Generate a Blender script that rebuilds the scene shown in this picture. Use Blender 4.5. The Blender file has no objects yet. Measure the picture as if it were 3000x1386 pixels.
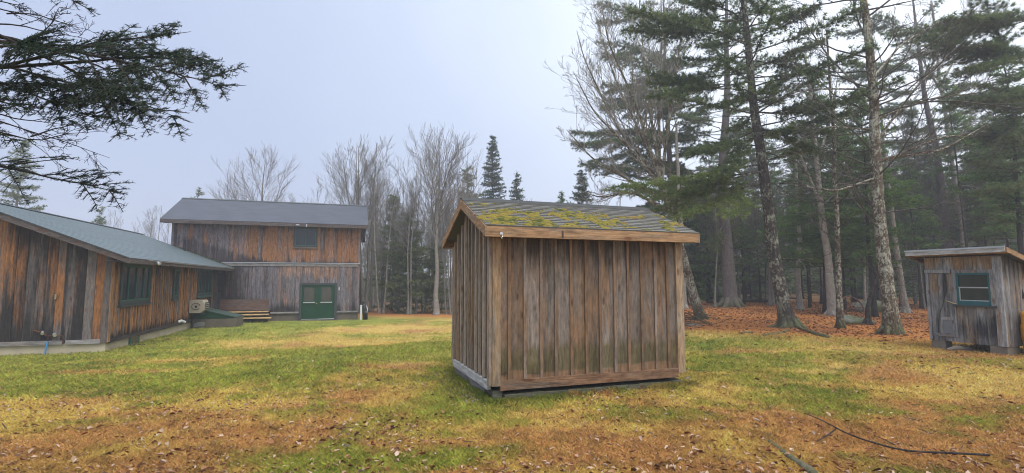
import bpy, math, random
import numpy as np

SC = bpy.context.scene
COL = SC.collection
R = math.radians

# ------------------------------------------------------------------ camera, sky, sun, exposure
F_PX, PITCH, CAM_Z = 1467.7, 0.087, 1.6          # focal length in photo pixels, tilt up, eye height
cam_data = bpy.data.cameras.new("camera")
cam_data.sensor_width = 36.0
cam_data.lens = 36.0 * F_PX / 3000.0
cam_data.clip_start = 0.05
cam_data.clip_end = 2000.0
cam = bpy.data.objects.new("camera", cam_data)
COL.objects.link(cam)
cam.location = (0, 0, CAM_Z)
cam.rotation_euler = (math.pi / 2 + PITCH, 0, 0)
SC.camera = cam

world = bpy.data.worlds.new("World")
SC.world = world
world.use_nodes = True
wn = world.node_tree
wn.nodes.clear()
w_out = wn.nodes.new("ShaderNodeOutputWorld")
w_sky = wn.nodes.new("ShaderNodeTexSky")
w_sky.sky_type = 'NISHITA'
w_sky.sun_disc = False
w_sky.sun_elevation = R(70)
w_sky.sun_rotation = R(60)
w_sky.dust_density = 4.0
w_bg = wn.nodes.new("ShaderNodeBackground")
w_bg.inputs[1].default_value = 0.08
wn.links.new(w_sky.outputs[0], w_bg.inputs[0])
# overcast layer: cloud whiter towards the side where the sun stands, bluer away from it
w_tc = wn.nodes.new("ShaderNodeTexCoord")
w_sep = wn.nodes.new("ShaderNodeSeparateXYZ")
wn.links.new(w_tc.outputs['Generated'], w_sep.inputs[0])
w_noise = wn.nodes.new("ShaderNodeTexNoise")
w_noise.inputs['Scale'].default_value = 1.6
w_noise.inputs['Detail'].default_value = 4.0
wn.links.new(w_tc.outputs['Generated'], w_noise.inputs['Vector'])
w_m = wn.nodes.new("ShaderNodeMath"); w_m.operation = 'MULTIPLY_ADD'
wn.links.new(w_noise.outputs[0], w_m.inputs[0]); w_m.inputs[1].default_value = 0.62
wn.links.new(w_sep.outputs[0], w_m.inputs[2])
w_m2 = wn.nodes.new("ShaderNodeMath"); w_m2.operation = 'MULTIPLY_ADD'
wn.links.new(w_sep.outputs[2], w_m2.inputs[0]); w_m2.inputs[1].default_value = 0.55
wn.links.new(w_m.outputs[0], w_m2.inputs[2])
w_ramp = wn.nodes.new("ShaderNodeValToRGB")
e = w_ramp.color_ramp.elements
e[0].position = 0.0; e[0].color = (0.265, 0.31, 0.425, 1)
e[1].position = 1.0; e[1].color = (0.585, 0.625, 0.69, 1)
k = e.new(0.45); k.color = (0.335, 0.385, 0.49, 1)
k = e.new(0.72); k.color = (0.42, 0.47, 0.565, 1)
wn.links.new(w_m2.outputs[0], w_ramp.inputs[0])
w_bg2 = wn.nodes.new("ShaderNodeBackground")
w_bg2.inputs[1].default_value = 0.78
wn.links.new(w_ramp.outputs[0], w_bg2.inputs[0])
w_mix = wn.nodes.new("ShaderNodeMixShader")
w_mix.inputs[0].default_value = 0.9
wn.links.new(w_bg.outputs[0], w_mix.inputs[1])
wn.links.new(w_bg2.outputs[0], w_mix.inputs[2])
wn.links.new(w_mix.outputs[0], w_out.inputs[0])

sun_data = bpy.data.lights.new("sun", 'SUN')
sun_data.energy = 1.5
sun_data.angle = R(50)
sun_data.color = (1.0, 0.97, 0.92)
sun = bpy.data.objects.new("sun", sun_data)
COL.objects.link(sun)
sun.rotation_euler = (R(20), 0, R(25))            # high, from behind the camera's right shoulder

SC.view_settings.view_transform = 'Standard'
SC.view_settings.look = 'None'
SC.view_settings.gamma = 1
SC.view_settings.exposure = 1.42
SC.render.engine = 'CYCLES'
SC.cycles.use_denoising = True
SC.cycles.filter_width = 1.05
SC.cycles.max_bounces = 5
SC.cycles.diffuse_bounces = 3
SC.cycles.glossy_bounces = 2
SC.cycles.transmission_bounces = 2
SC.cycles.volume_bounces = 0

# ------------------------------------------------------------------ small tools
def ray(px, py):
    a = (px - 1500) / F_PX; b = (693 - py) / F_PX
    return np.array([a, math.cos(PITCH) - b * math.sin(PITCH), math.sin(PITCH) + b * math.cos(PITCH)])

def at(px, py, y):
    """world point seen at photo pixel (px,py) at distance y in front of the camera"""
    d = ray(px, py); t = y / d[1]
    return np.array([d[0] * t, y, CAM_Z + d[2] * t])

def vnoise(x, y, seed=0):
    x = np.asarray(x, float); y = np.asarray(y, float)
    xi = np.floor(x).astype(np.int64); yi = np.floor(y).astype(np.int64)
    fx = x - xi; fy = y - yi
    fx = fx * fx * (3 - 2 * fx); fy = fy * fy * (3 - 2 * fy)
    def h(a, b):
        n = (a * 374761393 + b * 668265263 + seed * 1442695041) & 0x7fffffff
        n = ((n ^ (n >> 13)) * 1274126177) & 0x7fffffff
        return ((n ^ (n >> 16)) & 0xffff) / 65535.0
    return (h(xi, yi) * (1 - fx) + h(xi + 1, yi) * fx) * (1 - fy) + (h(xi, yi + 1) * (1 - fx) + h(xi + 1, yi + 1) * fx) * fy

def fbm(x, y, seed=0, o=4):
    s = 0; a = 0.5; t = 0
    for i in range(o):
        s = s + a * vnoise(np.asarray(x) * 2 ** i, np.asarray(y) * 2 ** i, seed + i * 17); t += a; a *= 0.55
    return s / t

def sstep(a, b, x):
    t = np.clip((np.asarray(x, float) - a) / (b - a), 0, 1); return t * t * (3 - 2 * t)

GC = np.array([(0, 0, 0), (-4, 3, -.02), (4, 3, 0), (0, 6.8, -.10), (2.9, 8, -.10), (1.4, 7.2, -.11), (2, 9.5, -.06), (0, 5, -.03), (-1.5, 8.5, -.08), (3, 6, -.03), (-4, 9, -.1), (-8, 9, -.22), (-11, 13.5, -.36), (-14, 11, -.4),
               (-13.2, 20.5, -.42), (-11.5, 18, -.38), (-8, 16, -.3), (-5, 20, -.36), (-11.8, 25.5, -.46), (-10, 26.8, -.54), (-8.2, 27.4, -.53),
               (-5, 30, -.62), (-2, 26, -.45), (3, 20, -.12), (9.6, 17.5, .0), (11.2, 17, 0), (9.4, 11.4, .1), (11.3, 15.2, .05), (13, 10, .1),
               (13, 30, 0), (20, 25, 0), (25, 36, 0), (40, 60, .2), (-20, 10, -.4), (-30, 30, -.6), (-10, 45, -.9), (0, 45, -.6), (5, 32, -.2), (5, 12, .04)])

def gz(x, y):
    x = np.asarray(x, float); y = np.asarray(y, float)
    d2 = (x[..., None] - GC[:, 0]) ** 2 + (y[..., None] - GC[:, 1]) ** 2
    w = np.exp(-d2 / (2 * 2.0 ** 2)) + 1e-3 / (1 + d2 * 0.02) ** 2
    z = (w * GC[:, 2]).sum(-1) / w.sum(-1)
    return z + (fbm(x * .5, y * .5, 5, 3) - .5) * .07 + (fbm(x * 2.1, y * 2.1, 15, 2) - .5) * .018

def gzf(x, y): return float(gz(np.array([x]), np.array([y]))[0])

def ground_hit(px, py):
    z = 0.0
    for _ in range(6):
        d = ray(px, py); t = (z - CAM_Z) / d[2]; z = gzf(d[0] * t, d[1] * t)
    return np.array([d[0] * t, d[1] * t, z])

class MB:
    """collects shapes, builds ONE mesh object"""
    def __init__(s): s.v = []; s.f = []; s.n = 0; s.a = {}
    def add(s, V, faces, **at_):
        V = np.asarray(V, float).reshape(-1, 3); n = len(V)
        for F in (faces if isinstance(faces, tuple) else (faces,)):
            F = np.asarray(F, np.int64)
            if F.size: s.f.append(F + s.n)
        for k_ in set(s.a) | set(at_):
            if k_ not in s.a: s.a[k_] = [np.zeros(s.n)] if s.n else []
            val = at_.get(k_, 0.0)
            s.a[k_].append(np.broadcast_to(np.asarray(val, float), (n,)).copy() if np.ndim(val) < 2 else val)
        s.v.append(V); s.n += n
    def hexa(s, c, **k_):
        s.add(c, np.array([(0, 3, 2, 1), (4, 5, 6, 7), (0, 1, 5, 4), (1, 2, 6, 5), (2, 3, 7, 6), (3, 0, 4, 7)]), **k_)
    def box(s, x0, x1, y0, y1, z0, z1, **k_):
        s.hexa([(x0, y0, z0), (x1, y0, z0), (x1, y1, z0), (x0, y1, z0), (x0, y0, z1), (x1, y0, z1), (x1, y1, z1), (x0, y1, z1)], **k_)
    def pbox(s, pf, a0, a1, z0, z1, o0, o1, **k_):
        A = np.array([a0, a1, a1, a0, a0, a1, a1, a0.__class__(a0)]); Z = np.array([z0, z0, z0, z0, z1, z1, z1, z1]); O = np.array([o0, o0, o1, o1, o0, o0, o1, o1])
        s.hexa(pf(A, Z, O), **k_)
    def slab(s, quad, th, **k_):
        """quad: four top corners, th: vector added for the bottom"""
        q = np.asarray(quad, float); s.hexa(np.vstack([q + np.asarray(th, float), q]), **k_)
    def beam(s, p, q, w, h, up=(0, 0, 1), **k_):
        p = np.asarray(p, float); q = np.asarray(q, float); d = q - p; d /= np.linalg.norm(d)
        sd = np.cross(d, up); sd /= np.linalg.norm(sd); u = np.cross(sd, d)
        c = []
        for P in (p, q):
            c += [P - sd * w / 2 - u * h / 2, P + sd * w / 2 - u * h / 2, P + sd * w / 2 + u * h / 2, P - sd * w / 2 + u * h / 2]
        s.hexa(c, **k_)
    def prism(s, poly, th, **k_):
        P = np.asarray(poly, float); n = len(P); th = np.asarray(th, float)
        s.add(np.vstack([P, P + th]), (np.array([[i, (i + 1) % n, n + (i + 1) % n, n + i] for i in range(n)]), np.array([list(range(n))[::-1]]), np.array([list(range(n, 2 * n))])), **k_)
    def tube(s, P, r, n=8, cap=True, wob=0.0, rng=None, **k_):
        P = np.asarray(P, float); m = len(P); r = np.broadcast_to(np.asarray(r, float), (m,))
        T = np.gradient(P, axis=0); T /= np.linalg.norm(T, axis=1)[:, None] + 1e-12
        ref = np.array([0, 0, 1.0]) if abs(T[:, 2]).mean() < .8 else np.array([1.0, 0, 0])
        A = np.cross(T, ref); A /= np.linalg.norm(A, axis=1)[:, None] + 1e-12; B = np.cross(T, A)
        th = np.arange(n) / n * 2 * math.pi
        rr = np.repeat(r[:, None], n, 1)
        if wob and rng is not None: rr = rr * (1 + wob * rng.standard_normal((m, n)))
        V = P[:, None, :] + rr[..., None] * (np.cos(th)[None, :, None] * A[:, None, :] + np.sin(th)[None, :, None] * B[:, None, :])
        i = np.arange(m - 1)[:, None] * n; j = np.arange(n)[None, :]; j2 = (j + 1) % n
        F = np.stack([i + j, i + j2, i + n + j2, i + n + j], -1).reshape(-1, 4)
        fs = [F]
        if cap and n > 2: fs += [np.arange(n)[None, ::-1], (np.arange(n) + (m - 1) * n)[None, :]]
        s.add(V.reshape(-1, 3), tuple(fs), **k_)
    def segs(s, P0, P1, r0, r1, n=3, **k_):
        P0 = np.asarray(P0, float); P1 = np.asarray(P1, float); m = len(P0)
        if not m: return
        D = P1 - P0; D = D / (np.linalg.norm(D, axis=1)[:, None] + 1e-9)
        ref = np.where(np.abs(D[:, 2:3]) < .9, np.array([[0, 0, 1.0]]), np.array([[1.0, 0, 0]]))
        A = np.cross(D, ref); A /= np.linalg.norm(A, axis=1)[:, None] + 1e-9; B = np.cross(D, A)
        th = np.arange(n) / n * 2 * math.pi
        ring = np.cos(th)[None, :, None] * A[:, None, :] + np.sin(th)[None, :, None] * B[:, None, :]
        V = np.concatenate([P0[:, None, :] + ring * np.asarray(r0)[:, None, None], P1[:, None, :] + ring * np.asarray(r1)[:, None, None]], 1)
        b = np.arange(m)[:, None] * 2 * n; j = np.arange(n)[None, :]; j2 = (j + 1) % n
        F = np.stack([b + j, b + j2, b + n + j2, b + n + j], -1).reshape(-1, 4)
        k2 = {a: (np.repeat(v, 2 * n) if np.ndim(v) == 1 else v) for a, v in k_.items()}
        s.add(V.reshape(-1, 3), F, **k2)
    def needles(s, P, D, k, L, W, spread, rng, rnd=None, droop=0.0):
        """k narrow triangles at every point P pointing about D"""
        P = np.repeat(np.asarray(P, float), k, 0); D = np.repeat(np.asarray(D, float), k, 0); m = len(P)
        if not m: return
        d = D + rng.standard_normal((m, 3)) * spread; d[:, 2] -= droop; d /= np.linalg.norm(d, axis=1)[:, None] + 1e-9
        sd = np.cross(d, rng.standard_normal((m, 3))); sd /= np.linalg.norm(sd, axis=1)[:, None] + 1e-9
        l = L * rng.uniform(.65, 1.2, m)[:, None]; w = W * rng.uniform(.7, 1.3, m)[:, None] / 2
        V = np.stack([P - sd * w, P + sd * w, P + d * l], 1).reshape(-1, 3)
        rv = rng.random(len(P) // k) if rnd is None else np.asarray(rnd, float)
        rv = np.clip(np.repeat(rv, k) + rng.standard_normal(m) * .12, 0, 1)
        s.add(V, np.arange(m * 3).reshape(-1, 3), rnd=np.repeat(rv, 3))
    def build(s, name, mat, parent=None, smooth=False):
        me = bpy.data.meshes.new(name)
        if s.n:
            V = np.concatenate(s.v); me.vertices.add(len(V)); me.vertices.foreach_set("co", V.astype(np.float32).ravel())
            li = np.concatenate([F.ravel() for F in s.f]); lt = np.concatenate([np.full(len(F), F.shape[1]) for F in s.f])
            me.loops.add(len(li)); me.loops.foreach_set("vertex_index", li.astype(np.int32))
            me.polygons.add(len(lt)); me.polygons.foreach_set("loop_start", (np.cumsum(lt) - lt).astype(np.int32))
            me.update(calc_edges=True)
            for k_, parts in s.a.items():
                if parts and parts[-1].ndim == 2:
                    a = me.attributes.new(k_, 'FLOAT_COLOR', 'POINT'); c = np.concatenate(parts)
                    a.data.foreach_set("color", np.hstack([c, np.ones((len(c), 1))]).astype(np.float32).ravel())
                else:
                    a = me.attributes.new(k_, 'FLOAT', 'POINT'); a.data.foreach_set("value", np.concatenate(parts).astype(np.float32))
            me.polygons.foreach_set("use_smooth", np.full(len(lt), smooth))
        me.materials.append(mat)
        o = bpy.data.objects.new(name, me); COL.objects.link(o)
        if parent is not None: o.parent = parent
        return o

def tag(o, label=None, cat=None, group=None, kind=None):
    if label: o['label'] = label
    if cat: o['category'] = cat
    if group: o['group'] = group
    if kind: o['kind'] = kind
    return o

def thing(name, label, cat, loc=(0, 0, 0), rz=0, group=None):
    o = bpy.data.objects.new(name, None); COL.objects.link(o)
    o.location = tuple(float(c) for c in loc); o.rotation_euler = (0, 0, rz); o.empty_display_size = .2
    return tag(o, label, cat, group)

# ------------------------------------------------------------------ materials
class Mat:
    def __init__(s, name):
        s.m = bpy.data.materials.new(name); s.m.use_nodes = True; s.t = s.m.node_tree; s.t.nodes.clear()
        s.out = s.t.nodes.new("ShaderNodeOutputMaterial"); s.b = s.t.nodes.new("ShaderNodeBsdfPrincipled")
        s.t.links.new(s.b.outputs[0], s.out.inputs[0])
    def put(s, sock, v):
        if isinstance(v, bpy.types.NodeSocket): s.t.links.new(v, sock)
        elif isinstance(v, tuple) and len(v) == 3 and sock.type == 'RGBA': sock.default_value = (*v, 1)
        else: sock.default_value = v
    def set(s, **k_):
        for a, v in k_.items(): s.put(s.b.inputs[a.replace('_', ' ')], v)
        return s
    def node(s, typ, outp=0, props=None, **ins):
        n = s.t.nodes.new("ShaderNode" + typ)
        for a, v in (props or {}).items(): setattr(n, a, v)
        for a, v in ins.items(): s.put(n.inputs[int(a[1:])] if a[0] == 'i' and a[1:].isdigit() else n.inputs[a], v)
        return n.outputs[outp]
    def attr(s, name, col=False): return s.node("Attribute", 0 if col else 2, {"attribute_name": name})
    def math(s, op, a, b=0.0, c=0.0): return s.node("Math", 0, {"operation": op}, i0=a, i1=b, i2=c)
    def mix(s, f, a, b, blend='MIX'):
        n = s.t.nodes.new("ShaderNodeMix"); n.data_type = 'RGBA'; n.blend_type = blend
        s.put(n.inputs[0], f); s.put(n.inputs[6], a); s.put(n.inputs[7], b); return n.outputs[2]
    def ramp(s, f, *stops):
        n = s.t.nodes.new("ShaderNodeValToRGB"); els = n.color_ramp.elements
        while len(els) < len(stops): els.new(0.5)
        for el, (p, c) in zip(els, stops):
            el.position = p; el.color = (c, c, c, 1) if not isinstance(c, tuple) else (*c, 1)
        s.put(n.inputs[0], f); return n.outputs[0]
    def coord(s, scale=(1, 1, 1), off=None, kind='Object'):
        c = s.node("TexCoord", {'Object': 3, 'Generated': 0}[kind]) if kind != 'World' else s.node("NewGeometry", 0)
        c = s.node("Mapping", 0, None, Vector=c, Scale=scale)
        if off is not None:
            c2 = s.node("CombineXYZ", 0, None, i0=s.math('MULTIPLY', off, 37.0), i1=s.math('MULTIPLY', off, 91.0), i2=s.math('MULTIPLY', off, 53.0))
            c = s.node("VectorMath", 0, {"operation": 'ADD'}, i0=c, i1=c2)
        return c
    def noise(s, vec, scale, detail=3.0, rough=0.55): return s.node("TexNoise", 0, None, Vector=vec, Scale=scale, Detail=detail, Roughness=rough)
    def bump(s, h, strength=.5, dist=.01):
        s.put(s.b.inputs['Normal'], s.node("Bump", 0, None, Height=h, Strength=strength, Distance=dist)); return s

def mat_plain(name, col, rough=.6, metal=0.0, var=.18, scale=6.0, spec=.4):
    M = Mat(name); n = M.noise(M.coord(), scale, 5)
    c = M.mix(n, tuple(x * (1 - var) for x in col), tuple(min(1, x * (1 + var)) for x in col))
    M.set(Base_Color=c, Roughness=rough, Metallic=metal); M.b.inputs['Specular IOR Level'].default_value = spec
    M.bump(n, .15, .01)
    return M.m

def mat_board(name, fresh, fresh2, grey, grey2, stain, rough=.75, grain=.5, knot=(.12, .04, .012), horizontal=False, greenc=(.09, .085, .03)):
    """weathered softwood boards; vertex attributes rnd (board), age (fresh to grey), dark (painted eave and recess shade, rain stain), algae"""
    M = Mat(name); rnd = M.attr('rnd'); age = M.attr('age'); dark = M.attr('dark'); alg = M.attr('algae')
    st = (26, 26, .8) if not horizontal else (.8, .8, 26)
    st2 = (70, 70, 1.6) if not horizontal else (1.6, 1.6, 70)
    big = M.noise(M.coord((3, 3, .7) if not horizontal else (.7, .7, 3), rnd), 1.0, 4, .6)
    streak = M.noise(M.coord(st, rnd), 1.0, 5, .65)
    fine = M.noise(M.coord(st2, rnd), 1.0, 3, .6)
    a = M.math('ADD', age, M.math('MULTIPLY', M.math('SUBTRACT', big, .5), 2.2))
    a = M.math('ADD', a, M.math('MULTIPLY', M.math('SUBTRACT', streak, .5), 1.5))
    a = M.ramp(a, (.3, 0.0), (.72, 1.0))
    fr = M.mix(rnd, fresh, fresh2); gr = M.mix(M.math('FRACT', M.math('MULTIPLY', rnd, 7.3)), grey, grey2)
    c = M.mix(a, fr, gr)
    # knots
    kn = M.node("TexVoronoi", 0, None, Vector=M.coord((6, 6, 2.2) if not horizontal else (2.2, 2.2, 6), rnd), Scale=1.0)
    kf = M.ramp(kn, (.09, 1.0), (.19, 0.0))
    c = M.mix(M.math('MULTIPLY', kf, .7), c, knot)
    d = M.math('ADD', dark, M.math('MULTIPLY', M.math('SUBTRACT', M.noise(M.coord((7, 7, .6) if not horizontal else (.6, .6, 7), rnd), 1.0, 6, .7), .5), 1.6))
    d = M.math('MULTIPLY', M.ramp(d, (.30, 0.0), (.66, 1.0)), .93)
    c = M.mix(d, c, stain)  # dark holds rain stain plus painted eave and recess shade
    g = M.math('ADD', alg, M.math('MULTIPLY', M.math('SUBTRACT', M.noise(M.coord((4, 4, 3)), 1.0, 5, .7), .5), .9))
    c = M.mix(M.math('MULTIPLY', M.ramp(g, (.4, 0.0), (.85, 1.0)), .8), c, greenc)
    mott = M.noise(M.coord((22, 22, 4.5) if not horizontal else (4.5, 4.5, 22), rnd), 1.0, 5, .7)
    v = M.math('ADD', M.math('MULTIPLY', fine, grain), 1.0 - grain * .5)
    v = M.math('MULTIPLY', v, M.ramp(mott, (.28, .45), (.72, 1.5)))
    v = M.math('MULTIPLY', v, M.math('ADD', M.math('MULTIPLY', rnd, .45), .77))
    c = M.mix(1.0, c, M.node("CombineColor", 0, None, i0=v, i1=v, i2=v), 'MULTIPLY')
    M.set(Base_Color=c, Roughness=rough); M.b.inputs['Specular IOR Level'].default_value = .25
    M.bump(M.math('ADD', fine, streak), .6, .008)
    return M.m

def mat_bark(name, c1, c2, lichen=None, amount=.45, scale=5.0, moss=None):
    M = Mat(name)
    w = M.coord((1, 1, .3))
    n = M.noise(w, scale * 3, 6, .7); n2 = M.noise(M.coord(), scale * .5, 4, .6)
    cr = M.node("TexVoronoi", 0, None, Vector=w, Scale=scale * 4)
    c = M.mix(M.ramp(n, (.3, 0.0), (.7, 1.0)), c1, c2)
    c = M.mix(M.ramp(cr, (.0, .55), (.4, 0.0)), c, tuple(x * .35 for x in c1))
    if lichen:
        l = M.noise(M.coord((1, 1, .6)), scale * 4.0, 6, .75)
        c = M.mix(M.ramp(M.math('ADD', l, M.math('MULTIPLY', M.math('SUBTRACT', n2, .5), .6)), (1 - amount - .06, 0.0), (1 - amount + .05, 1.0)), c, lichen)
    if moss:
        hgt = M.node("SeparateXYZ", 2, None, i0=M.coord())
        f = M.math('SUBTRACT', M.math('MULTIPLY', n2, 1.6), M.math('MULTIPLY', hgt, .75))
        c = M.mix(M.ramp(f, (.25, 0.0), (.7, .85)), c, moss)
    M.set(Base_Color=c, Roughness=.9); M.b.inputs['Specular IOR Level'].default_value = .15
    M.bump(M.math('ADD', n, cr), .9, .03)
    return M.m

def mat_leaf(name, *cols, trans=.25, rough=.6):
    M = Mat(name); r = M.attr('rnd')
    st = [(i / (len(cols) - 1), c) for i, c in enumerate(cols)]
    c = M.ramp(r, *st)
    M.set(Base_Color=c, Roughness=rough); M.b.inputs['Specular IOR Level'].default_value = .2
    if trans:
        tr = M.t.nodes.new("ShaderNodeBsdfTranslucent"); M.put(tr.inputs[0], c)
        mx = M.t.nodes.new("ShaderNodeMixShader"); mx.inputs[0].default_value = trans
        M.t.links.new(M.b.outputs[0], mx.inputs[1]); M.t.links.new(tr.outputs[0], mx.inputs[2]); M.t.links.new(mx.outputs[0], M.out.inputs[0])
    return M.m

def mat_shingle(name, c1, c2, rough=.55, spec=.5, speck=None, slope_scale=1.0):
    M = Mat(name); rnd = M.attr('rnd')
    n = M.noise(M.coord(), 2.0, 6, .7); f = M.noise(M.coord(), 40.0, 3, .6)
    c = M.mix(M.math('ADD', M.math('MULTIPLY', rnd, .4), M.math('MULTIPLY', n, .6)), c1, c2)
    c = M.mix(M.math('MULTIPLY', f, .35), c, tuple(x * .4 for x in c1))
    if speck:
        sp = M.noise(M.coord(), 9.0, 4, .7)
        c = M.mix(M.ramp(sp, (.66, 0.0), (.72, .8)), c, speck)
    M.set(Base_Color=c, Roughness=rough); M.b.inputs['Specular IOR Level'].default_value = spec
    M.bump(f, .5, .01)
    return M.m

def mat_glass(name, col=(.012, .016, .02), rough=.06):
    M = Mat(name); n = M.noise(M.coord((2, 2, .6)), 3.0, 4)
    M.set(Base_Color=M.mix(n, col, tuple(x * 2.2 for x in col)), Roughness=rough)
    M.b.inputs['Specular IOR Level'].default_value = .5
    M.bump(M.noise(M.coord(), 1.5, 2), .06, .02)
    return M.m

MW = {}
MW['old'] = mat_board('old_barn_boards', (.36, .15, .05), (.26, .125, .055), (.125, .105, .095), (.20, .17, .155), (.022, .02, .02), grain=.8)
MW['pale'] = mat_board('orange_tan_boards', (.46, .21, .065), (.36, .18, .075), (.20, .165, .15), (.13, .11, .10), (.03, .024, .02), grain=.7)  # orange-tan weathered boards of the house side wall
MW['barnup'] = mat_board('purple_barn_boards', (.36, .165, .07), (.29, .14, .075), (.155, .125, .13), (.235, .20, .205), (.04, .033, .036), grain=.6)
MW['barnlow'] = mat_board('grey_barn_boards', (.36, .215, .15), (.30, .18, .135), (.13, .116, .13), (.215, .195, .21), (.027, .023, .023), grain=.7)
MW['shed'] = mat_board('shed_boards', (.245, .145, .078), (.195, .117, .065), (.17, .135, .11), (.215, .178, .148), (.04, .029, .02), grain=.5, knot=(.045, .02, .012), greenc=(.105, .085, .036))
MW['shedlight'] = mat_board('shed_battens', (.38, .25, .14), (.31, .20, .115), (.34, .285, .22), (.26, .21, .165), (.05, .035, .025), grain=.55)
MW['shedtrim'] = mat_board('shed_trim', (.33, .205, .10), (.28, .165, .085), (.27, .205, .14), (.22, .165, .12), (.06, .04, .025), grain=.5, horizontal=True)
MW['coop'] = mat_board('coop_boards', (.30, .20, .11), (.23, .155, .10), (.16, .157, .16), (.285, .28, .28), (.017, .018, .021), grain=1.0)
MW['shedskirt'] = mat_board('shed_skirt', (.22, .125, .07), (.20, .11, .06), (.18, .135, .10), (.17, .13, .1), (.03, .02, .014), grain=.7, horizontal=True)
MW['palegrey'] = mat_board('silvered_board', (.3, .28, .25), (.3, .28, .25), (.36, .355, .34), (.42, .41, .40), (.12, .11, .1), grain=.6, horizontal=True)
MW['greytrim'] = mat_board('grey_trim', (.22, .17, .14), (.18, .15, .13), (.19, .18, .175), (.27, .255, .25), (.05, .045, .042), grain=.6, horizontal=True)
MW['darktrim'] = mat_board('dark_trim', (.10, .065, .05), (.08, .06, .05), (.085, .07, .066), (.13, .11, .105), (.03, .025, .024), grain=.5, horizontal=True)
MW['rawwood'] = mat_board('bare_lumber', (.50, .35, .15), (.44, .30, .14), (.30, .24, .16), (.34, .28, .2), (.10, .07, .04), horizontal=True)
MW['timber'] = mat_board('green_timber', (.13, .12, .075), (.11, .105, .07), (.13, .125, .09), (.10, .10, .07), (.025, .024, .018), horizontal=True)
MW['plywood'] = mat_board('stained_plywood', (.14, .085, .065), (.12, .075, .06), (.11, .085, .078), (.13, .10, .09), (.05, .035, .03), grain=.4, horizontal=True)
m_green = mat_plain('dark_green_paint', (.004, .05, .02), .4, 0, .3, 4)
m_greentrim = mat_plain('teal_green_trim', (.03, .115, .09), .5, 0, .3, 5)
m_darktrim = mat_plain('dark_slate_trim', (.045, .055, .055), .6, 0, .3, 5)
m_teal = mat_plain('teal_window_paint', (.012, .10, .115), .45, 0, .35, 8)
m_white = mat_plain('white_paint', (.72, .73, .72), .4, 0, .1, 8)
m_metal = mat_plain('silver_metal', (.62, .63, .64), .3, .7, .12, 8)
m_alu = mat_plain('drip_edge_metal', (.50, .53, .56), .35, .6, .2, 4)
m_beige = mat_plain('beige_plastic', (.42, .37, .30), .5, 0, .2, 7)
m_black = mat_plain('black_rubber', (.012, .012, .013), .6, 0, .3, 9)
m_blue = mat_plain('blue_plastic_pipe', (.06, .25, .55), .4, 0, .2, 9)
m_conc = mat_plain('pale_concrete', (.50, .43, .31), .85, 0, .3, 2.2, .2)
m_conc2 = mat_plain('stained_concrete', (.135, .115, .09), .85, 0, .6, 2.0, .2)
m_block = mat_plain('grey_concrete_block', (.20, .175, .14), .9, 0, .25, 14, .2)
m_patch = mat_plain('grey_mortar_patch', (.30, .30, .29), .85, 0, .2, 6, .2)
m_brass = mat_plain('worn_brass', (.45, .36, .2), .35, .8, .2, 9)
m_rust = mat_plain('rusty_iron', (.10, .045, .025), .8, .2, .5, 14)
m_orange = mat_plain('orange_yellow_plastic', (.72, .31, .012), .4, 0, .15, 4)
m_glass = mat_glass('dark_window_glass')
m_glassw = mat_glass('dusty_window_glass', (.045, .042, .036), .22)
m_screen = mat_plain('grey_blue_sheet', (.17, .18, .20), .7, 0, .25, 5)
m_roofbarn = mat_shingle('barn_shingles', (.06, .068, .088), (.095, .106, .132), .62, .35, (.13, .11, .08))
m_roofhouse = mat_shingle('house_shingles', (.08, .112, .122), (.115, .15, .16), .5, .5)
m_roofshed = mat_shingle('shed_shingles', (.15, .147, .135), (.235, .232, .215), .8, .25, (.17, .14, .06))
m_roofcoop = mat_plain('rolled_roofing', (.05, .05, .055), .8, 0, .3, 9)
m_moss = mat_leaf('roof_moss', (.055, .06, .016), (.11, .11, .022), (.21, .18, .028), (.19, .125, .035), (.10, .10, .04), trans=0, rough=.95)
m_stone = mat_bark('mossy_stone', (.11, .115, .10), (.20, .20, .175), (.10, .115, .05), .5, 2.0)
m_gravel = mat_leaf('gravel_mix', (.10, .08, .075), (.23, .17, .155), (.32, .26, .24), trans=0, rough=.95)

BK = {}
BK['pine'] = mat_bark('pine_bark', (.03, .025, .022), (.10, .085, .075), (.33, .34, .27), .42, 4, (.12, .13, .06))
BK['pinegrey'] = mat_bark('grey_pine_bark', (.10, .085, .085), (.20, .175, .17), (.24, .25, .21), .35, 5, (.10, .10, .05))
BK['maple'] = mat_bark('lichened_maple_bark', (.05, .036, .024), (.16, .12, .082), (.40, .40, .32), .46, 5, (.06, .065, .025))
BK['grey'] = mat_bark('pale_grey_bark', (.20, .18, .155), (.34, .315, .275), (.36, .37, .30), .4, 5)
BK['far'] = mat_bark('hazy_grey_bark', (.16, .15, .132), (.26, .245, .22), (.28, .29, .23), .35, 4)  # paler bark, haze over distant trees painted into the colour
BK['dark'] = mat_bark('dark_wet_bark', (.028, .024, .021), (.06, .052, .046), (.13, .14, .115), .25, 6)
BK['twig'] = mat_bark('twig_bark', (.07, .066, .055), (.14, .13, .112), None, .3, 6)
BK['fgtwig'] = mat_bark('near_twig_bark', (.03, .025, .022), (.085, .075, .07), None, .3, 14)
BK['log'] = mat_bark('fallen_log_bark', (.05, .04, .032), (.12, .10, .08), (.10, .12, .05), .4, 5)
LF = {}
LF['pine'] = mat_leaf('pine_needles', (.06, .095, .05), (.105, .155, .065), (.155, .205, .08), (.20, .24, .10), trans=.55)
LF['pinelow'] = mat_leaf('bright_pine_needles', (.085, .13, .04), (.145, .205, .05), (.20, .265, .07), (.26, .30, .11), trans=.5)  # lit copy of the pine needles, brightness of lower boughs painted in
LF['fir'] = mat_leaf('fir_needles', (.06, .12, .04), (.12, .215, .055), (.19, .30, .075), trans=.55)
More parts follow.
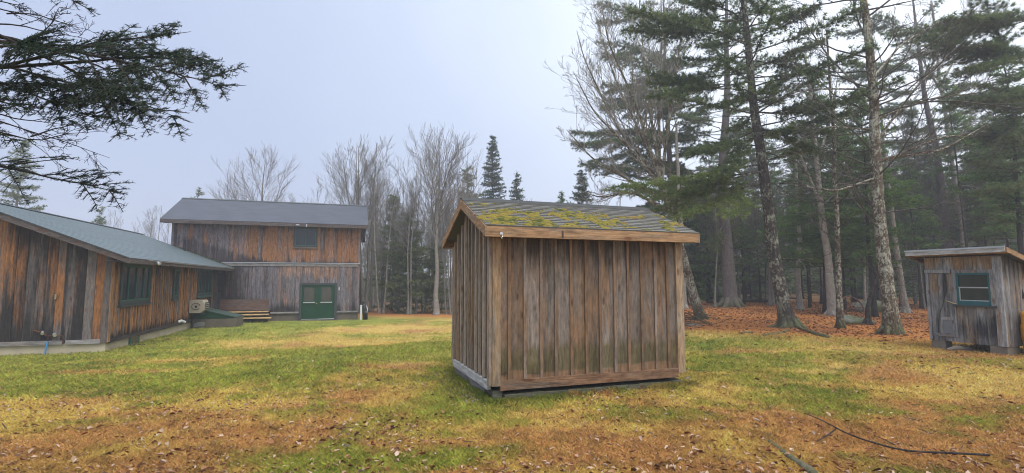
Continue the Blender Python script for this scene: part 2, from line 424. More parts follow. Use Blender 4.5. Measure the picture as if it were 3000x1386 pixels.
LF['firdark'] = mat_leaf('dark_fir_needles', (.035, .065, .032), (.065, .105, .045), (.10, .145, .06), trans=.45)
LF['hemlock'] = mat_leaf('olive_hemlock_needles', (.10, .14, .055), (.155, .195, .075), (.21, .24, .10), trans=.45)
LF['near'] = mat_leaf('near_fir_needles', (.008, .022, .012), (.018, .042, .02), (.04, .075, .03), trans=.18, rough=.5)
LF['leaf'] = mat_leaf('dead_leaves', (.07, .026, .013), (.20, .075, .028), (.32, .17, .085), (.42, .29, .20), (.50, .39, .31), trans=.1, rough=.7)
LF['red'] = mat_leaf('red_leaves', (.30, .04, .03), (.42, .12, .05), trans=.3)
M = Mat('grass_blades'); M.set(Base_Color=M.attr('col', True), Roughness=.55); M.b.inputs['Specular IOR Level'].default_value = .25
tr = M.t.nodes.new("ShaderNodeBsdfTranslucent"); M.put(tr.inputs[0], M.attr('col', True)); mx = M.t.nodes.new("ShaderNodeMixShader"); mx.inputs[0].default_value = .25
M.t.links.new(M.b.outputs[0], mx.inputs[1]); M.t.links.new(tr.outputs[0], mx.inputs[2]); M.t.links.new(mx.outputs[0], M.out.inputs[0])
m_blade = M.m
M = Mat('lawn_and_needle_floor'); c = M.attr('col', True)
n1 = M.noise(M.coord(kind='World'), 9.0, 6, .75); n2 = M.noise(M.coord(kind='World'), 60.0, 4, .7)
c = M.mix(1.0, c, M.ramp(n1, (.25, .72), (.75, 1.28)), 'MULTIPLY'); c = M.mix(1.0, c, M.ramp(n2, (.25, .62), (.75, 1.38)), 'MULTIPLY')
M.set(Base_Color=c, Roughness=.9); M.b.inputs['Specular IOR Level'].default_value = .12
M.bump(M.math('ADD', n1, n2), .8, .03)
m_ground = M.m

# ------------------------------------------------------------------ ground
STRAW = np.array((.58, .41, .12)); BROWN = np.array((.46, .255, .10)); GREEN = np.array((.275, .305, .052)); DGREEN = np.array((.13, .185, .03)); ORANGE = np.array((.54, .215, .055)); RUST = np.array((.34, .125, .045))
# (photo pixel, half-widths in metres, amount) of the lawn's green and worn patches
PATCH = [(100, 1075, 5.0, 1.5, .9), (330, 1020, 3.5, 1.6, .9), (560, 975, 2.6, 3.0, .9), (760, 955, 3.0, 3.0, .85), (1000, 945, 2.8, 2.5, .8),
         (450, 1150, 1.6, .5, .55), (760, 1095, 2.2, .9, .65), (1050, 1045, 1.8, 1.1, .65), (1260, 1010, 1.5, 1.2, .5), (1190, 1130, 1.0, .8, .4), (1290, 1190, 1.0, .6, .45), (1500, 1165, 1.3, .25, .5),
         (1080, 1345, .7, .35, .7), (690, 1285, .7, .3, .4), (1240, 1365, .5, .3, .5), (1180, 1240, .8, .5, .3), (30, 1140, 1.2, .8, .5),
         (1400, 1210, 2.0, .6, .4), (1250, 1290, 1.2, .5, .3), (1800, 1190, 1.4, .4, .3), (2060, 1050, .9, .5, .5), (2300, 1045, 1.5, .45, .3), (2560, 1060, 1.0, .4, .3), (2310, 1150, .55, .45, .7), (2400, 1190, .6, .3, .5), (2740, 1250, .45, .25, .6), (2620, 1200, .5, .2, .3), (2100, 1130, .7, .5, .25),
         (450, 1060, 3.5, .45, -.6), (800, 1010, 2.6, 1.3, -.7), (1120, 965, 2.6, 1.8, -.5), (250, 1180, 2.0, .5, -.5), (1180, 1085, 1.6, .45, -.35), (250, 1300, 2.2, 1.1, -.6), (2200, 1300, 2.0, .8, -.5), (1600, 1330, 1.2, .5, -.35), (2800, 1120, 2.2, .9, -.7), (2700, 1330, 1.5, .5, -.4)]
PW = [(ground_hit(a, b)[:2], cx, cy, amt) for a, b, cx, cy, amt in PATCH]

def lawn(x, y):
    """colour of the turf or needle floor at (x,y), and how green / how far into the needles it is"""
    x = np.asarray(x, float); y = np.asarray(y, float)
    wx = x + (fbm(x * .6, y * .6, 31) - .5) * 2.2; wy = y + (fbm(x * .6, y * .6, 47) - .5) * 2.2
    g = .46 + (fbm(x * .45, y * .45, 3, 5) - .5) * 1.3 + (fbm(x * 2.3, y * 2.3, 8, 3) - .5) * 1.1 + (fbm(x * 6.5, y * 6.5, 18, 3) - .5) * .6
    for (c0, c1), cx, cy, amt in PW:
        g = g + amt * np.exp(-(((wx - c0) / cx) ** 2 + ((wy - c1) / cy) ** 2) * .8)
    g = sstep(.15, .95, g)
    tint = fbm(x * .8, y * .8, 71, 4); near = sstep(9, 5, y)
    br = sstep(.38, .68, tint + .19 * near - .05 + .08 * sstep(4, 9, x))
    dead = STRAW[None] * (1 - br[:, None]) + BROWN[None] * br[:, None]
    dg = sstep(.45, .7, fbm(x * 1.3, y * 1.3, 91, 4))
    gr = GREEN[None] * (1 - .75 * dg[:, None]) + DGREEN[None] * .75 * dg[:, None]
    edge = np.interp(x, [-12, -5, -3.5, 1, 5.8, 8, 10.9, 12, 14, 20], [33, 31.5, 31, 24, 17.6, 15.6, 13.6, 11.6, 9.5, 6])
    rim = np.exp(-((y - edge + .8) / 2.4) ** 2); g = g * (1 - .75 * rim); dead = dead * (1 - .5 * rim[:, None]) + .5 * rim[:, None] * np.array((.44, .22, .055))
    c = dead * (1 - g[:, None]) + gr * g[:, None]
    # woods: needles beyond a wavering edge
    edge = np.interp(x, [-12, -5, -3.5, 1, 5.8, 8, 10.9, 12, 14, 20], [33, 31.5, 31, 24, 17.6, 15.6, 13.6, 11.6, 9.5, 6])
    t = sstep(-2.6, 1.0, y - edge + (fbm(x * .7, y * .7, 131, 4) - .5) * 3.0)
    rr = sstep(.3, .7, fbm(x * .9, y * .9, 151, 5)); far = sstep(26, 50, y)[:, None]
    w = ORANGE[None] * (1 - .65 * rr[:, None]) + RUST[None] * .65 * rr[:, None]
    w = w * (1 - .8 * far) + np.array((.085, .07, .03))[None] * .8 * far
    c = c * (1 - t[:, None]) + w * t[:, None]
    return c, g, t

xs = np.concatenate([np.linspace(-160, -30, 24), np.linspace(-26, -18, 12), np.arange(-17.5, 18, .16), np.linspace(18.5, 45, 60), np.linspace(50, 160, 20)])
ys = np.concatenate([np.linspace(-60, -4, 14), np.arange(-2, 3, .5), np.arange(3, 34, .12), np.linspace(34.5, 70, 60), np.linspace(75, 240, 24)])
X, Y = np.meshgrid(xs, ys); X = X.ravel(); Y = Y.ravel(); nx, ny = len(xs), len(ys)
Zg = np.concatenate([gz(X[i:i + 20000], Y[i:i + 20000]) for i in range(0, len(X), 20000)])
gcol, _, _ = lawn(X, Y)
thatch_shade = (.62 + .12 * sstep(10, 24, np.hypot(X, Y)))[:, None]        # dark thatch and soil, plus blade shade painted into the colour, farther lawn included
gcol = gcol * thatch_shade + np.array((.045, .035, .02)) * (1 - thatch_shade)
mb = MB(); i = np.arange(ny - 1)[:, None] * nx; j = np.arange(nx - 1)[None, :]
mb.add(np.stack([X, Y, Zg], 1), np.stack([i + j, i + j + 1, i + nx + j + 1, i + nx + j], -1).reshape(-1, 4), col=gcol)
tag(mb.build('ground', m_ground, smooth=True), 'lawn of mixed green and straw turf running into an orange needle floor', 'ground', kind='structure')

# grass blades and fallen leaves (ground cover)
rng = np.random.default_rng(4)
SHED_O = np.array([-.2717, 7.1511]); SHED_R = .343
def in_shed(x, y, m=0.0):
    dx = x - SHED_O[0]; dy = y - SHED_O[1]; u = math.cos(SHED_R) * dx + math.sin(SHED_R) * dy; v = -math.sin(SHED_R) * dx + math.cos(SHED_R) * dy
    return (u > -.05 - m) & (u < 3.25 + m) & (v > -.08 - m) & (v < 2.35 + m)

def scatter(n, d0, d1, power, wide=1.12):
    """points on the ground, thinning with distance"""
    t = rng.random(n); d = (d0 ** (1 - power) + t * (d1 ** (1 - power) - d0 ** (1 - power))) ** (1 / (1 - power))
    x = rng.uniform(-wide, wide, n) * d; return x, d

x, y = scatter(560000, 3.3, 30, 1.6, 1.28)
keep = ~in_shed(x, y) & (rng.random(len(x)) < sstep(30, 15, y)); x = x[keep]; y = y[keep]
c, g, t = lawn(x, y); keep = rng.random(len(x)) > t * .93; x, y, c, g = x[keep], y[keep], c[keep], g[keep]
z = np.concatenate([gz(x[i:i + 20000], y[i:i + 20000]) for i in range(0, len(x), 20000)])
n = len(x); tall = fbm(x * 1.7, y * 1.7, 61, 3)
h = (.018 + .036 * tall + .016 * g) * rng.uniform(.5, 1.4, n); w = .0024 + .0016 * y / 5 * rng.uniform(.6, 1.4, n)
az = rng.uniform(0, 6.283, n); lean = rng.uniform(.2, 1.4, n)
dx, dy = np.cos(az), np.sin(az); b = np.stack([x, y, z - .006], 1)
sd = np.stack([-dy, dx, 0 * x], 1) * w[:, None]
tip = b + np.stack([dx * lean * h, dy * lean * h, h], 1); mid = b + np.stack([dx * lean * h * .3, dy * lean * h * .3, h * .62], 1)
V = np.stack([b - sd, b + sd, mid + sd * .8, tip, mid - sd * .8], 1).reshape(-1, 3)
bc = c * 1.22 * rng.uniform(.55, 1.5, (n, 1)) * (.45 + 1.15 * fbm(x * 8, y * 8, 222, 3))[:, None]; drym = rng.random(n) < .3; bc[drym] = bc[drym] * .35 + STRAW * rng.uniform(.7, 1.35, (drym.sum(), 1)) * .65
mb = MB(); mb.add(V, np.arange(n * 5).reshape(-1, 5), col=np.repeat(np.clip(bc, 0, .8), 5, 0))
tag(mb.build('grass', m_blade), 'short autumn grass, green in patches and straw brown elsewhere', 'grass', kind='stuff')

n = 9000; side_ = rng.random(n) < .62; u_ = np.where(side_, rng.uniform(-.1, 3.35, n), -.04 - rng.exponential(.05, n)); v_ = np.where(side_, -.10 - rng.exponential(.045, n), rng.uniform(-.1, 2.4, n))
keep = fbm(u_ * 3, v_ * 3, 303, 3) > .36; u_, v_ = u_[keep], v_[keep]; n = len(u_); cs, sn = math.cos(SHED_R), math.sin(SHED_R); x = SHED_O[0] + cs * u_ - sn * v_; y = SHED_O[1] + sn * u_ + cs * v_; z = gz(x, y)
c, g, t = lawn(x, y); h = rng.uniform(.03, .10, n) * (.6 + .8 * fbm(u_ * 6, v_ * 6, 304, 2)); az = rng.uniform(0, 6.283, n); ln_ = rng.uniform(.1, .8, n); d = np.stack([np.cos(az), np.sin(az), 0 * az], 1); sd = np.stack([-d[:, 1], d[:, 0], 0 * az], 1) * .0028; b = np.stack([x, y, z - .01], 1)
mb = MB(); V = np.stack([b - sd, b + sd, b + d * (ln_ * h * .3)[:, None] + np.array([0, 0, 1.0]) * (h * .62)[:, None] + sd * .7, b + d * (ln_ * h)[:, None] + np.array([0, 0, 1.0]) * h[:, None], b + d * (ln_ * h * .3)[:, None] + np.array([0, 0, 1.0]) * (h * .62)[:, None] - sd * .7], 1).reshape(-1, 3)
mb.add(V, np.arange(n * 5).reshape(-1, 5), col=np.repeat(np.clip(c * rng.uniform(.4, 1.2, (n, 1)), 0, .8), 5, 0)); tag(mb.build('grass_fringe', m_blade), 'uncut grass growing up against the foot of the brown shed', 'grass', kind='stuff')

def leaves(x, y, s, lift=.02):
    n = len(x); z = np.concatenate([gz(x[i:i + 20000], y[i:i + 20000]) for i in range(0, n, 20000)]) + lift + rng.uniform(0, .028, n)
    az = rng.uniform(0, 6.283, n); l = s * rng.uniform(.5, 1.25, n); w = l * rng.uniform(.3, .6, n); curl = rng.uniform(.05, .55, n) * l; tl = rng.standard_normal(n) * .25
    dx, dy = np.cos(az), np.sin(az); C = np.stack([x, y, z], 1)
    d = np.stack([dx, dy, tl], 1); s_ = np.stack([-dy, dx, rng.standard_normal(n) * .3], 1); up = np.array([0, 0, 1.0])
    P = lambda a, b, c_: C + d * (a * l)[:, None] + s_ * (b * w)[:, None] + up * (c_ * curl)[:, None]
    V = np.stack([P(-.5, 0, 0), P(-.15, .5, .8), P(.3, .35, .7), P(.6, 0, .3), P(.3, -.35, .6), P(-.15, -.5, .8), P(-.1, 0, .1), P(.25, 0, .05)], 1).reshape(-1, 3)
    i = np.arange(n)[:, None] * 8
    F = np.concatenate([i + np.array([[0, 6, 1]]), i + np.array([[2, 7, 3]]), i + np.array([[0, 5, 6]]), i + np.array([[3, 7, 4]])]); Q = np.concatenate([i + np.array([[1, 6, 7, 2]]), i + np.array([[5, 4, 7, 6]])])
    return V, (F, Q)
x, y = scatter(17000, 3.3, 15, 1.7); dens = fbm(x * .55, y * .55, 77, 4) + .10 * sstep(9, 5, y) + .09 * (x < -1) * (y < 8)
keep = (dens > .36 + rng.random(len(x)) * .45) & ~in_shed(x, y, .05); x, y = x[keep], y[keep]
V, F = leaves(x, y, .042 + .022 * rng.random(len(x)) * (rng.random(len(x)) < .4))
mb = MB(); r_ = np.clip(rng.beta(.9, 1.0, len(x)), 0, 1); mb.add(V, F, rnd=np.repeat(r_, 8))
x, y = scatter(3200, 3.3, 9, 1.6); keep = (fbm(x * .7, y * .7, 78, 4) > .33 + rng.random(len(x)) * .4) & ~in_shed(x, y, .05); x, y = x[keep], y[keep]
V, F = leaves(x, y, .058); mb.add(V, F, rnd=np.repeat(rng.beta(1.0, 1.2, len(x)), 8))
x = rng.uniform(3, 26, 30000); y = rng.uniform(9, 36, 30000); _, _, t = lawn(x, y); keep = (rng.random(len(x)) < t * .8 + .07) & (np.abs(x) < y * 1.1); x, y = x[keep], y[keep]
V, F = leaves(x, y, .075); mb.add(V, F, rnd=np.repeat(rng.beta(1.0, 2.4, len(x)), 8))
tag(mb.build('leaf_litter', LF['leaf']), 'curled tan and brown dead leaves strewn over lawn and woods floor', 'leaf litter', kind='stuff')

x = rng.uniform(4, 24, 1500); y = rng.uniform(10, 34, 1500); _, _, t = lawn(x, y); keep = (rng.random(1500) < t * .5 + .03) & (x < y * 1.1); x, y = x[keep], y[keep]
x2, y2 = scatter(260, 3.5, 12, 1.4); keep = ~in_shed(x2, y2, .3); x = np.concatenate([x, x2[keep]]); y = np.concatenate([y, y2[keep]]); n = len(x); az = rng.uniform(0, 6.283, n); l = rng.uniform(.06, .45, n) * np.where(y < 9, .5, 1)
p0 = np.stack([x, y, gz(x, y) + .015], 1); xe, ye = x + np.cos(az) * l, y + np.sin(az) * l; p1 = np.stack([xe, ye, gz(xe, ye) + rng.uniform(.01, .06, n)], 1); mb = MB(); mb.segs(p0, p1, rng.uniform(.003, .009, n), rng.uniform(.002, .005, n), 5)
tag(mb.build('fallen_twigs', BK['log']), 'small dead twigs scattered over the needle floor and the lawn', 'twigs', kind='stuff')

# ------------------------------------------------------------------ siding helpers
def siding(mb, pf, s0, s1, z0, ztop, bw, rng, age, dark, alg=None, t=.02, gap=.006, jit=.006, nz=12, batten=0, holes=()):
    s = s0
    while s < s1 - .02:
        w = bw * rng.uniform(.82, 1.18); b = min(s + w, s1)
        if s1 - b < bw * .4: b = s1
        r_ = rng.random(); o = t + rng.uniform(-jit, jit)
        _strip(mb, pf, s + gap / 2, b - gap / 2, z0 + rng.uniform(-.004, .004), ztop, o, r_, age, dark, alg, nz)
        s = b
    return mb

def _strip(mb, pf, a, b, z0, ztop, o, r_, age, dark, alg, nz):
    tt = np.linspace(0, 1, nz + 1); za, zb = ztop(a), ztop(b)
    S = np.repeat(np.array([a, a, b, b])[None], nz + 1, 0); O = np.repeat(np.array([0, o, o, 0])[None], nz + 1, 0)
    Z = np.stack([z0 + (za - z0) * tt] * 2 + [z0 + (zb - z0) * tt] * 2, 1)
    V = pf(S.ravel(), Z.ravel(), O.ravel()); i = np.arange(nz)[:, None] * 4; j = np.arange(3)[None]
    F = np.stack([i + j, i + j + 1, i + j + 5, i + j + 4], -1).reshape(-1, 4)
    F = np.concatenate([F, [[nz * 4, nz * 4 + 1, nz * 4 + 2, nz * 4 + 3]], [[3, 2, 1, 0]]])
    A = age(S.ravel(), Z.ravel(), r_); D = dark(S.ravel(), Z.ravel(), r_)
    mb.add(V, F, rnd=r_, age=A, dark=D, algae=alg(S.ravel(), Z.ravel(), r_) if alg else 0.0)

def mk(sfun):  # wall plane -> local coordinates
    return lambda S, Z, O: np.stack(sfun(np.asarray(S, float), np.asarray(Z, float), np.asarray(O, float)), 1)

def trimattr(age=.6, dark=.2, r=None): return dict(rnd=random.random() if r is None else r, age=age, dark=dark, algae=0.0)

def window(parent, pf, s0, s1, z0, z1, muntins, mf, mp, label=None, case=.06, cm=None, depth=.05, hbar=None, bar=.035, sillm=None):
    mb = MB(); cw = case
    mb.pbox(pf, s0, s0 + cw, z0, z1, .0, depth); mb.pbox(pf, s1 - cw, s1, z0, z1, .0, depth)
    mb.pbox(pf, s0 + cw, s1 - cw, z1 - cw, z1, .0, depth - .003); mb.pbox(pf, s0 + cw, s1 - cw, z0, z0 + cw, .0, depth - .003)
    w = mb.build('window', cm or mf, parent)
    if label: w['label'] = label
    mb = MB(); mb.pbox(pf, s0 + cw + .002, s1 - cw - .002, z0 + cw + .002, z1 - cw - .002, .022, .029); mb.build('pane', mp, w)
    mb = MB(); a, b = s0 + cw + .003, s1 - cw - .003; c0, c1 = z0 + cw + .003, z1 - cw - .003
    mb.pbox(pf, a, a + bar, c0, c1, .03, depth - .008); mb.pbox(pf, b - bar, b, c0, c1, .03, depth - .008)
    mb.pbox(pf, a + bar, b - bar, c0, c0 + bar, .03, depth - .010); mb.pbox(pf, a + bar, b - bar, c1 - bar, c1, .03, depth - .010)
    for k_ in range(1, muntins): m_ = s0 + (s1 - s0) * k_ / muntins; mb.pbox(pf, m_ - bar * .6, m_ + bar * .6, c0 + bar, c1 - bar, .03, depth - .013)
    if hbar: hz = z0 + (z1 - z0) * hbar; mb.pbox(pf, a + bar, b - bar, hz - bar * .5, hz + bar * .5, .03, depth - .016)
    mb.build('sash', mf, w)
    mb = MB(); mb.pbox(pf, s0 - .03, s1 + .03, z0 - .075, z0 - .004, .0, depth + .03); mb.build('sill', sillm or cm or mf, w)
    return w

def courses(mb, p00, p10, p01, nrm, n, rng, tab=None, th=.006):
    """shingle courses from the eave edge p00-p10 up to the ridge (p01 above p00)"""
    p00, p10, p01 = map(lambda q: np.asarray(q, float), (p00, p10, p01)); U = p10 - p00; L = np.linalg.norm(U); W = p01 - p00; nrm = np.asarray(nrm, float)
    for c_ in range(n):
        a, b = c_ / n, min(1, (c_ + 1.08) / n); s = 0.0
        while s < 1:
            wd = (tab * rng.uniform(.75, 1.25) / L) if tab else 1.0
            e_ = min(1.0, s + wd); e2 = e_ - (.003 / L if tab else 0); hh = th * rng.uniform(.8, 1.5); aa = a - (rng.uniform(-.04, .04) / n if tab else 0)
            q = [p00 + U * s + W * aa, p00 + U * e2 + W * aa, p00 + U * e2 + W * b, p00 + U * s + W * b]
            top = [q[0] + nrm * (hh + th), q[1] + nrm * (hh + th), q[2] + nrm * .001, q[3] + nrm * .001]
            mb.hexa(np.vstack([np.array(q), np.array(top)]), rnd=rng.random())
            s = e_

# ------------------------------------------------------------------ the board-and-batten shed
def build_shed():
    rg = np.random.default_rng(11); random.seed(11)
    W, D, H, OE, OG, RZ = 3.19, 2.29, 2.08, .26, .177, 2.80
    t = thing('wooden_shed', 'brown board and batten shed with a mossy shingled gable roof on the lawn', 'shed', (*SHED_O, .129), SHED_R)
    fr = mk(lambda s, z, o: (s, -o, z)); le = mk(lambda s, z, o: (-o, s, z)); ri = mk(lambda s, z, o: (W + o, s, z)); bk = mk(lambda s, z, o: (s, D + o, z))
    gab = lambda s: H + .02 + (RZ - .12 - H) * (1 - abs(s - D / 2) / (D / 2))
    # solid core behind the boards
    mb = MB(); mb.prism([(.0, .0, .0), (0, D, .0), (0, D, H), (0, D / 2, RZ - .16), (0, 0, H)], (W, 0, 0), **trimattr(.3, .6)); mb.build('wall_frame', MW['shed'], t)
    wline = lambda s, r: .13 + .02 * np.sin(s * 3) + .04 * s / 3.2 + .03 * math.sin(r * 40)
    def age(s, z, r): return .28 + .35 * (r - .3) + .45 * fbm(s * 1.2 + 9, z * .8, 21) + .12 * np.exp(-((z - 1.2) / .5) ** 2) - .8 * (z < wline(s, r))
    def drk(s, z, r): return (.20 + .22 * (np.modf(r * 7.1)[0] - .5) + .36 * sstep(1.45, 2.1, z) * (.4 + r) + .3 * np.exp(-((z - .22) / .07) ** 2) * r) * (z > wline(s, r)) + .55 * np.exp(-((z - .18) / .08) ** 2) * (s < .75) * (r > .3)  # stains, and upper boards darkened as painted eave shade
    def alg(s, z, r):
        line = wline(s, r)
        return sstep(.75, .28, z) * (.85 + .3 * r) * sstep(line - .01, line + .015, z) + .12 * (z < 1.0)
    mb = MB(); edges = [.17, .34, .58, .84, 1.08, 1.33, 1.58, 1.82, 2.07, 2.32, 2.56, 2.81, 3.04, 3.09]
    prev = .10
    for e_ in [.235, .475, .73, .965, 1.215, 1.465, 1.705, 1.96, 2.2, 2.445, 2.70, 2.93, 3.10]:
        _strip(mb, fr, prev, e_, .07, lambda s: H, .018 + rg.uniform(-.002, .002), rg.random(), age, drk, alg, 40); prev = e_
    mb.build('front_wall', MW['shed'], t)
    mb = MB()
    for e_ in [.235, .475, .73, .965, 1.215, 1.465, 1.705, 1.96, 2.2, 2.445, 2.70, 2.93]:
        _strip(mb, fr, e_ - .022, e_ + .022, .07, lambda s: H, .042, rg.random(), lambda s, z, r: .3 + .3 * r + 0 * z, lambda s, z, r: .1 + .25 * sstep(1.7, 2.1, z) + .0 * s, lambda s, z, r: .55 * sstep(.6, .2, z) * (z > .17), 30)  # batten tops carry the same painted eave shade
    mb.build('batten', MW['shed'], t)['kind'] = 'stuff'
    ag2 = lambda s, z, r: .45 + .5 * r + 0 * z; dk2 = lambda s, z, r: .02 + .25 * (r < .2) + 0 * z
    mb = MB()
    pos = [.09, .32, .54, .765, .985, 1.20, 1.43, 1.68, 1.95, 2.18]
    for a, b in zip([.04] + pos, pos + [2.29]): _strip(mb, le, a, b, .07, gab, .018, rg.random(), ag2, lambda s, z, r: .48 + .2 * r + 0 * z, None, 20)  # recess boards darkened, shade between the battens painted in
    mb.build('gable_wall', MW['shed'], t)
    mb = MB()
    for p in pos[1:]: _strip(mb, le, p - .03, p + .03, .07, gab, .052, rg.random(), ag2, dk2, lambda s, z, r: .3 * sstep(.5, .1, z), 24)
    mb.build('batten', MW['shedlight'], t)['kind'] = 'stuff'  # side battens kept paler, sky light on this wall put into the colour
    mb = MB(); siding(mb, ri, 0, D, .07, gab, .25, rg, ag2, dk2); mb.build('gable_wall', MW['shed'], t)
    mb = MB(); siding(mb, bk, 0, W, .07, lambda s: H, .25, rg, ag2, dk2); mb.build('back_wall', MW['shed'], t)
    for nm, p_, a, b in (('corner_board', fr, -.02, .10), ('corner_board', le, -.024, .085), ('corner_board', fr, 3.09, 3.215), ('corner_board', le, D - .07, D + .02), ('corner_board', ri, -.024, .08)):
        mb = MB(); _strip(mb, p_, a, b, .0, lambda s: H, .056 if p_ is fr else .060, rg.random(), lambda s, z, r: .35 + .3 * r + 0 * z, lambda s, z, r: .1 + .2 * sstep(1.8, 2.1, z), lambda s, z, r: .45 * sstep(.5, .1, z), 24); mb.build(nm, MW['shedlight'], t)  # corner boards darken at the top, eave shade painted in
    mb = MB(); mb.pbox(fr, .1, 3.09, -.065, .075, 0, .05, **trimattr(.35, .28, .7)); mb.build('skirt_board', MW['shedskirt'], t)
    mb = MB(); mb.pbox(le, .085, D - .07, -.065, .055, 0, .058, **trimattr(.95, .05, .9)); mb.build('skirt_board', MW['palegrey'], t)['label'] = 'grey weathered skirt board'  # grey board made paler still, this side's sky brightness painted in
    # roof
    for sgn in (-1, 1):
        y0 = -OE if sgn < 0 else D + OE; ze = H + .15; ridge = (D / 2); run = ridge - y0; nrm = np.array([0, -sgn * -1 * (RZ - ze), abs(run)]); nrm = np.array([0, (sgn) * (RZ - ze), abs(run)]); nrm /= np.linalg.norm(nrm)
        mb = MB(); q = np.array([(-OG, y0, ze), (W + OG, y0, ze), (W + OG, ridge, RZ), (-OG, ridge, RZ)]); mb.slab(q, (0, 0, -.025), rnd=.2)
        courses(mb, (-OG - .015, y0 - sgn * -.02 if sgn > 0 else y0 - .02, ze - .01), (W + OG + .015, y0 - .02 if sgn < 0 else y0 + .02, ze - .01), (-OG - .015, ridge, RZ), nrm, 16, rg, .17, .008)
        rf = mb.build('roof', m_roofshed, t)
        if sgn < 0:
            # moss cushions along the shingle butts, thickest towards the eave
            mm = MB(); n = 4200; s = rg.uniform(0, 1, n); a = rg.beta(1.0, 1.9, n); a = (np.floor(a * 16) + rg.uniform(-.15, .6, n)) / 16
            patch = fbm(s * 15, a * 8, 5, 4) + .15 * (.55 - a) + .10 * np.exp(-((s - .08) / .12) ** 2) + .05 * np.exp(-((s - .5) / .2) ** 2)
            keep = (patch > .535) & (a > 0.0) & (a < .85) & (rg.random(n) < 1.1 - .5 * s); s, a, pv = s[keep], a[keep], patch[keep]
            P = q[0][None] + (q[1] - q[0])[None] * s[:, None] + (q[3] - q[0])[None] * a[:, None] + nrm[None] * .008
            base = np.clip(.5 + (fbm(s * 20, a * 12, 9) - .5) * 1.6, 0, 1)
            U = np.array([1.0, 0, 0]); Vv = np.array([0, run, RZ - ze]); Vv /= np.linalg.norm(Vv)
            rad = rg.uniform(.010, .034, len(s)) * np.clip((pv - .51) * 7, .5, 1.3); th = np.arange(7) / 7 * 6.283
            ring = P[:, None] + rad[:, None, None] * (np.cos(th)[None, :, None] * U * 1.5 + np.sin(th)[None, :, None] * Vv * .7) * rg.uniform(.7, 1.25, (len(s), 7))[..., None]
            ring2 = P[:, None] + .6 * (ring - P[:, None]) + nrm * (rad * .5)[:, None, None]; top = P + nrm * (rad * .65)[:, None]
            V = np.concatenate([ring, ring2, top[:, None]], 1).reshape(-1, 3); i = np.arange(len(s))[:, None] * 15
            Q = np.concatenate([i + np.array([[j, (j + 1) % 7, 7 + (j + 1) % 7, 7 + j]]) for j in range(7)]); T = np.concatenate([i + np.array([[7 + j, 7 + (j + 1) % 7, 14]]) for j in range(7)])
            mm.add(V, (Q, T), rnd=np.repeat(np.clip(base + rg.standard_normal(len(s)) * .2, 0, 1), 15)); o = mm.build('moss', m_moss, rf, True); o['kind'] = 'stuff'
    mb = MB()
    for sgn in (-1, 1): mb.slab([(-OG - .02, D / 2, RZ + .035), (W + OG + .02, D / 2, RZ + .035), (W + OG + .02, D / 2 + sgn * .13, RZ - .035), (-OG - .02, D / 2 + sgn * .13, RZ - .035)], (0, 0, -.018), rnd=.1)
    mb.build('ridge_cap', mat_plain('black_ridge_roll', (.035, .037, .036), .7), t)
    mb = MB(); mb.box(-OG, W + OG, -OE - .022, -OE + .01, H - .01, H + .135, **trimattr(.25, .12, .9)); mb.box(.95, .98, -OE - .0235, -OE - .02, H, H + .1, **trimattr(.3, .9, .5)); mb.build('fascia', MW['shedtrim'], t)
    mb = MB(); mb.box(-OG, W + OG, D + OE - .01, D + OE + .022, H - .01, H + .135, **trimattr(.25, .12, .7)); mb.build('fascia', MW['shedtrim'], t)
    for x0 in (-OG - .025, W + OG + .003):
        for sgn in (-1, 1):
            y0 = -OE - .022 if sgn < 0 else D + OE + .022
            mb = MB(); mb.prism([(x0, y0, H - .012), (x0, y0, H + .138), (x0, D / 2, RZ - .004), (x0, D / 2, RZ - .155)], (.022, 0, 0), **trimattr(.3, .15, .75)); mb.build('rake_board', MW['shedtrim'], t)
    mb = MB(); mb.box(-OG, W + OG, -OE + .01, -.02, H + .0, H + .015, **trimattr(.3, .5)); mb.build('soffit', MW['shedtrim'], t)
    # hook on the fascia, mossy sill timber, corner block
    mb = MB(); h0 = np.array((.03, -OE - .03, H + .03)); mb.tube([h0, h0 + (0, -.03, -.01), h0 + (0, -.045, -.045), h0 + (0, -.02, -.07), h0 + (0, 0, -.055)], .008, 6); mb.box(.012, .048, -OE - .03, -OE - .021, H + .015, H + .05); mb.build('hook', m_metal, t)
    mb = MB(); x_ = np.linspace(.16, 3.16, 16)
    for a, b in zip(x_[:-1], x_[1:]):
        z_ = rg.uniform(-.006, .006); mb.box(a + .001, b, -.06 + rg.uniform(-.008, .008), .12, -.3, -.125 + z_, rnd=.4 + .1 * rg.random(), age=.6, dark=.3, algae=.5)
    mb.build('sill_timber', MW['timber'], t)
    mb = MB(); mb.box(.0, .145, .0, .3, -.3, -.07, **trimattr(.5, .3)); mb.box(3.05, 3.16, .13, .3, -.3, -.07, **trimattr(.5, .3)); mb.box(.3, 3.0, .2, .4, -.3, -.075, **trimattr(.5, .8)); mb.build('support_block', MW['timber'], t)
    mb = MB(); mb.box(-.03, .05, .3, D - .1, -.3, -.075, **trimattr(.9, .1)); mb.build('sill_timber', MW['greytrim'], t)
    # stones along the left side
    n = 420; v = rg.uniform(-.05, 2.4, n); u = -.08 - rg.exponential(.11, n); c_, s_ = math.cos(SHED_R), math.sin(SHED_R)
    wx, wy = SHED_O[0] + c_ * u - s_ * v, SHED_O[1] + s_ * u + c_ * v; zz = gz(wx, wy); mb = MB()
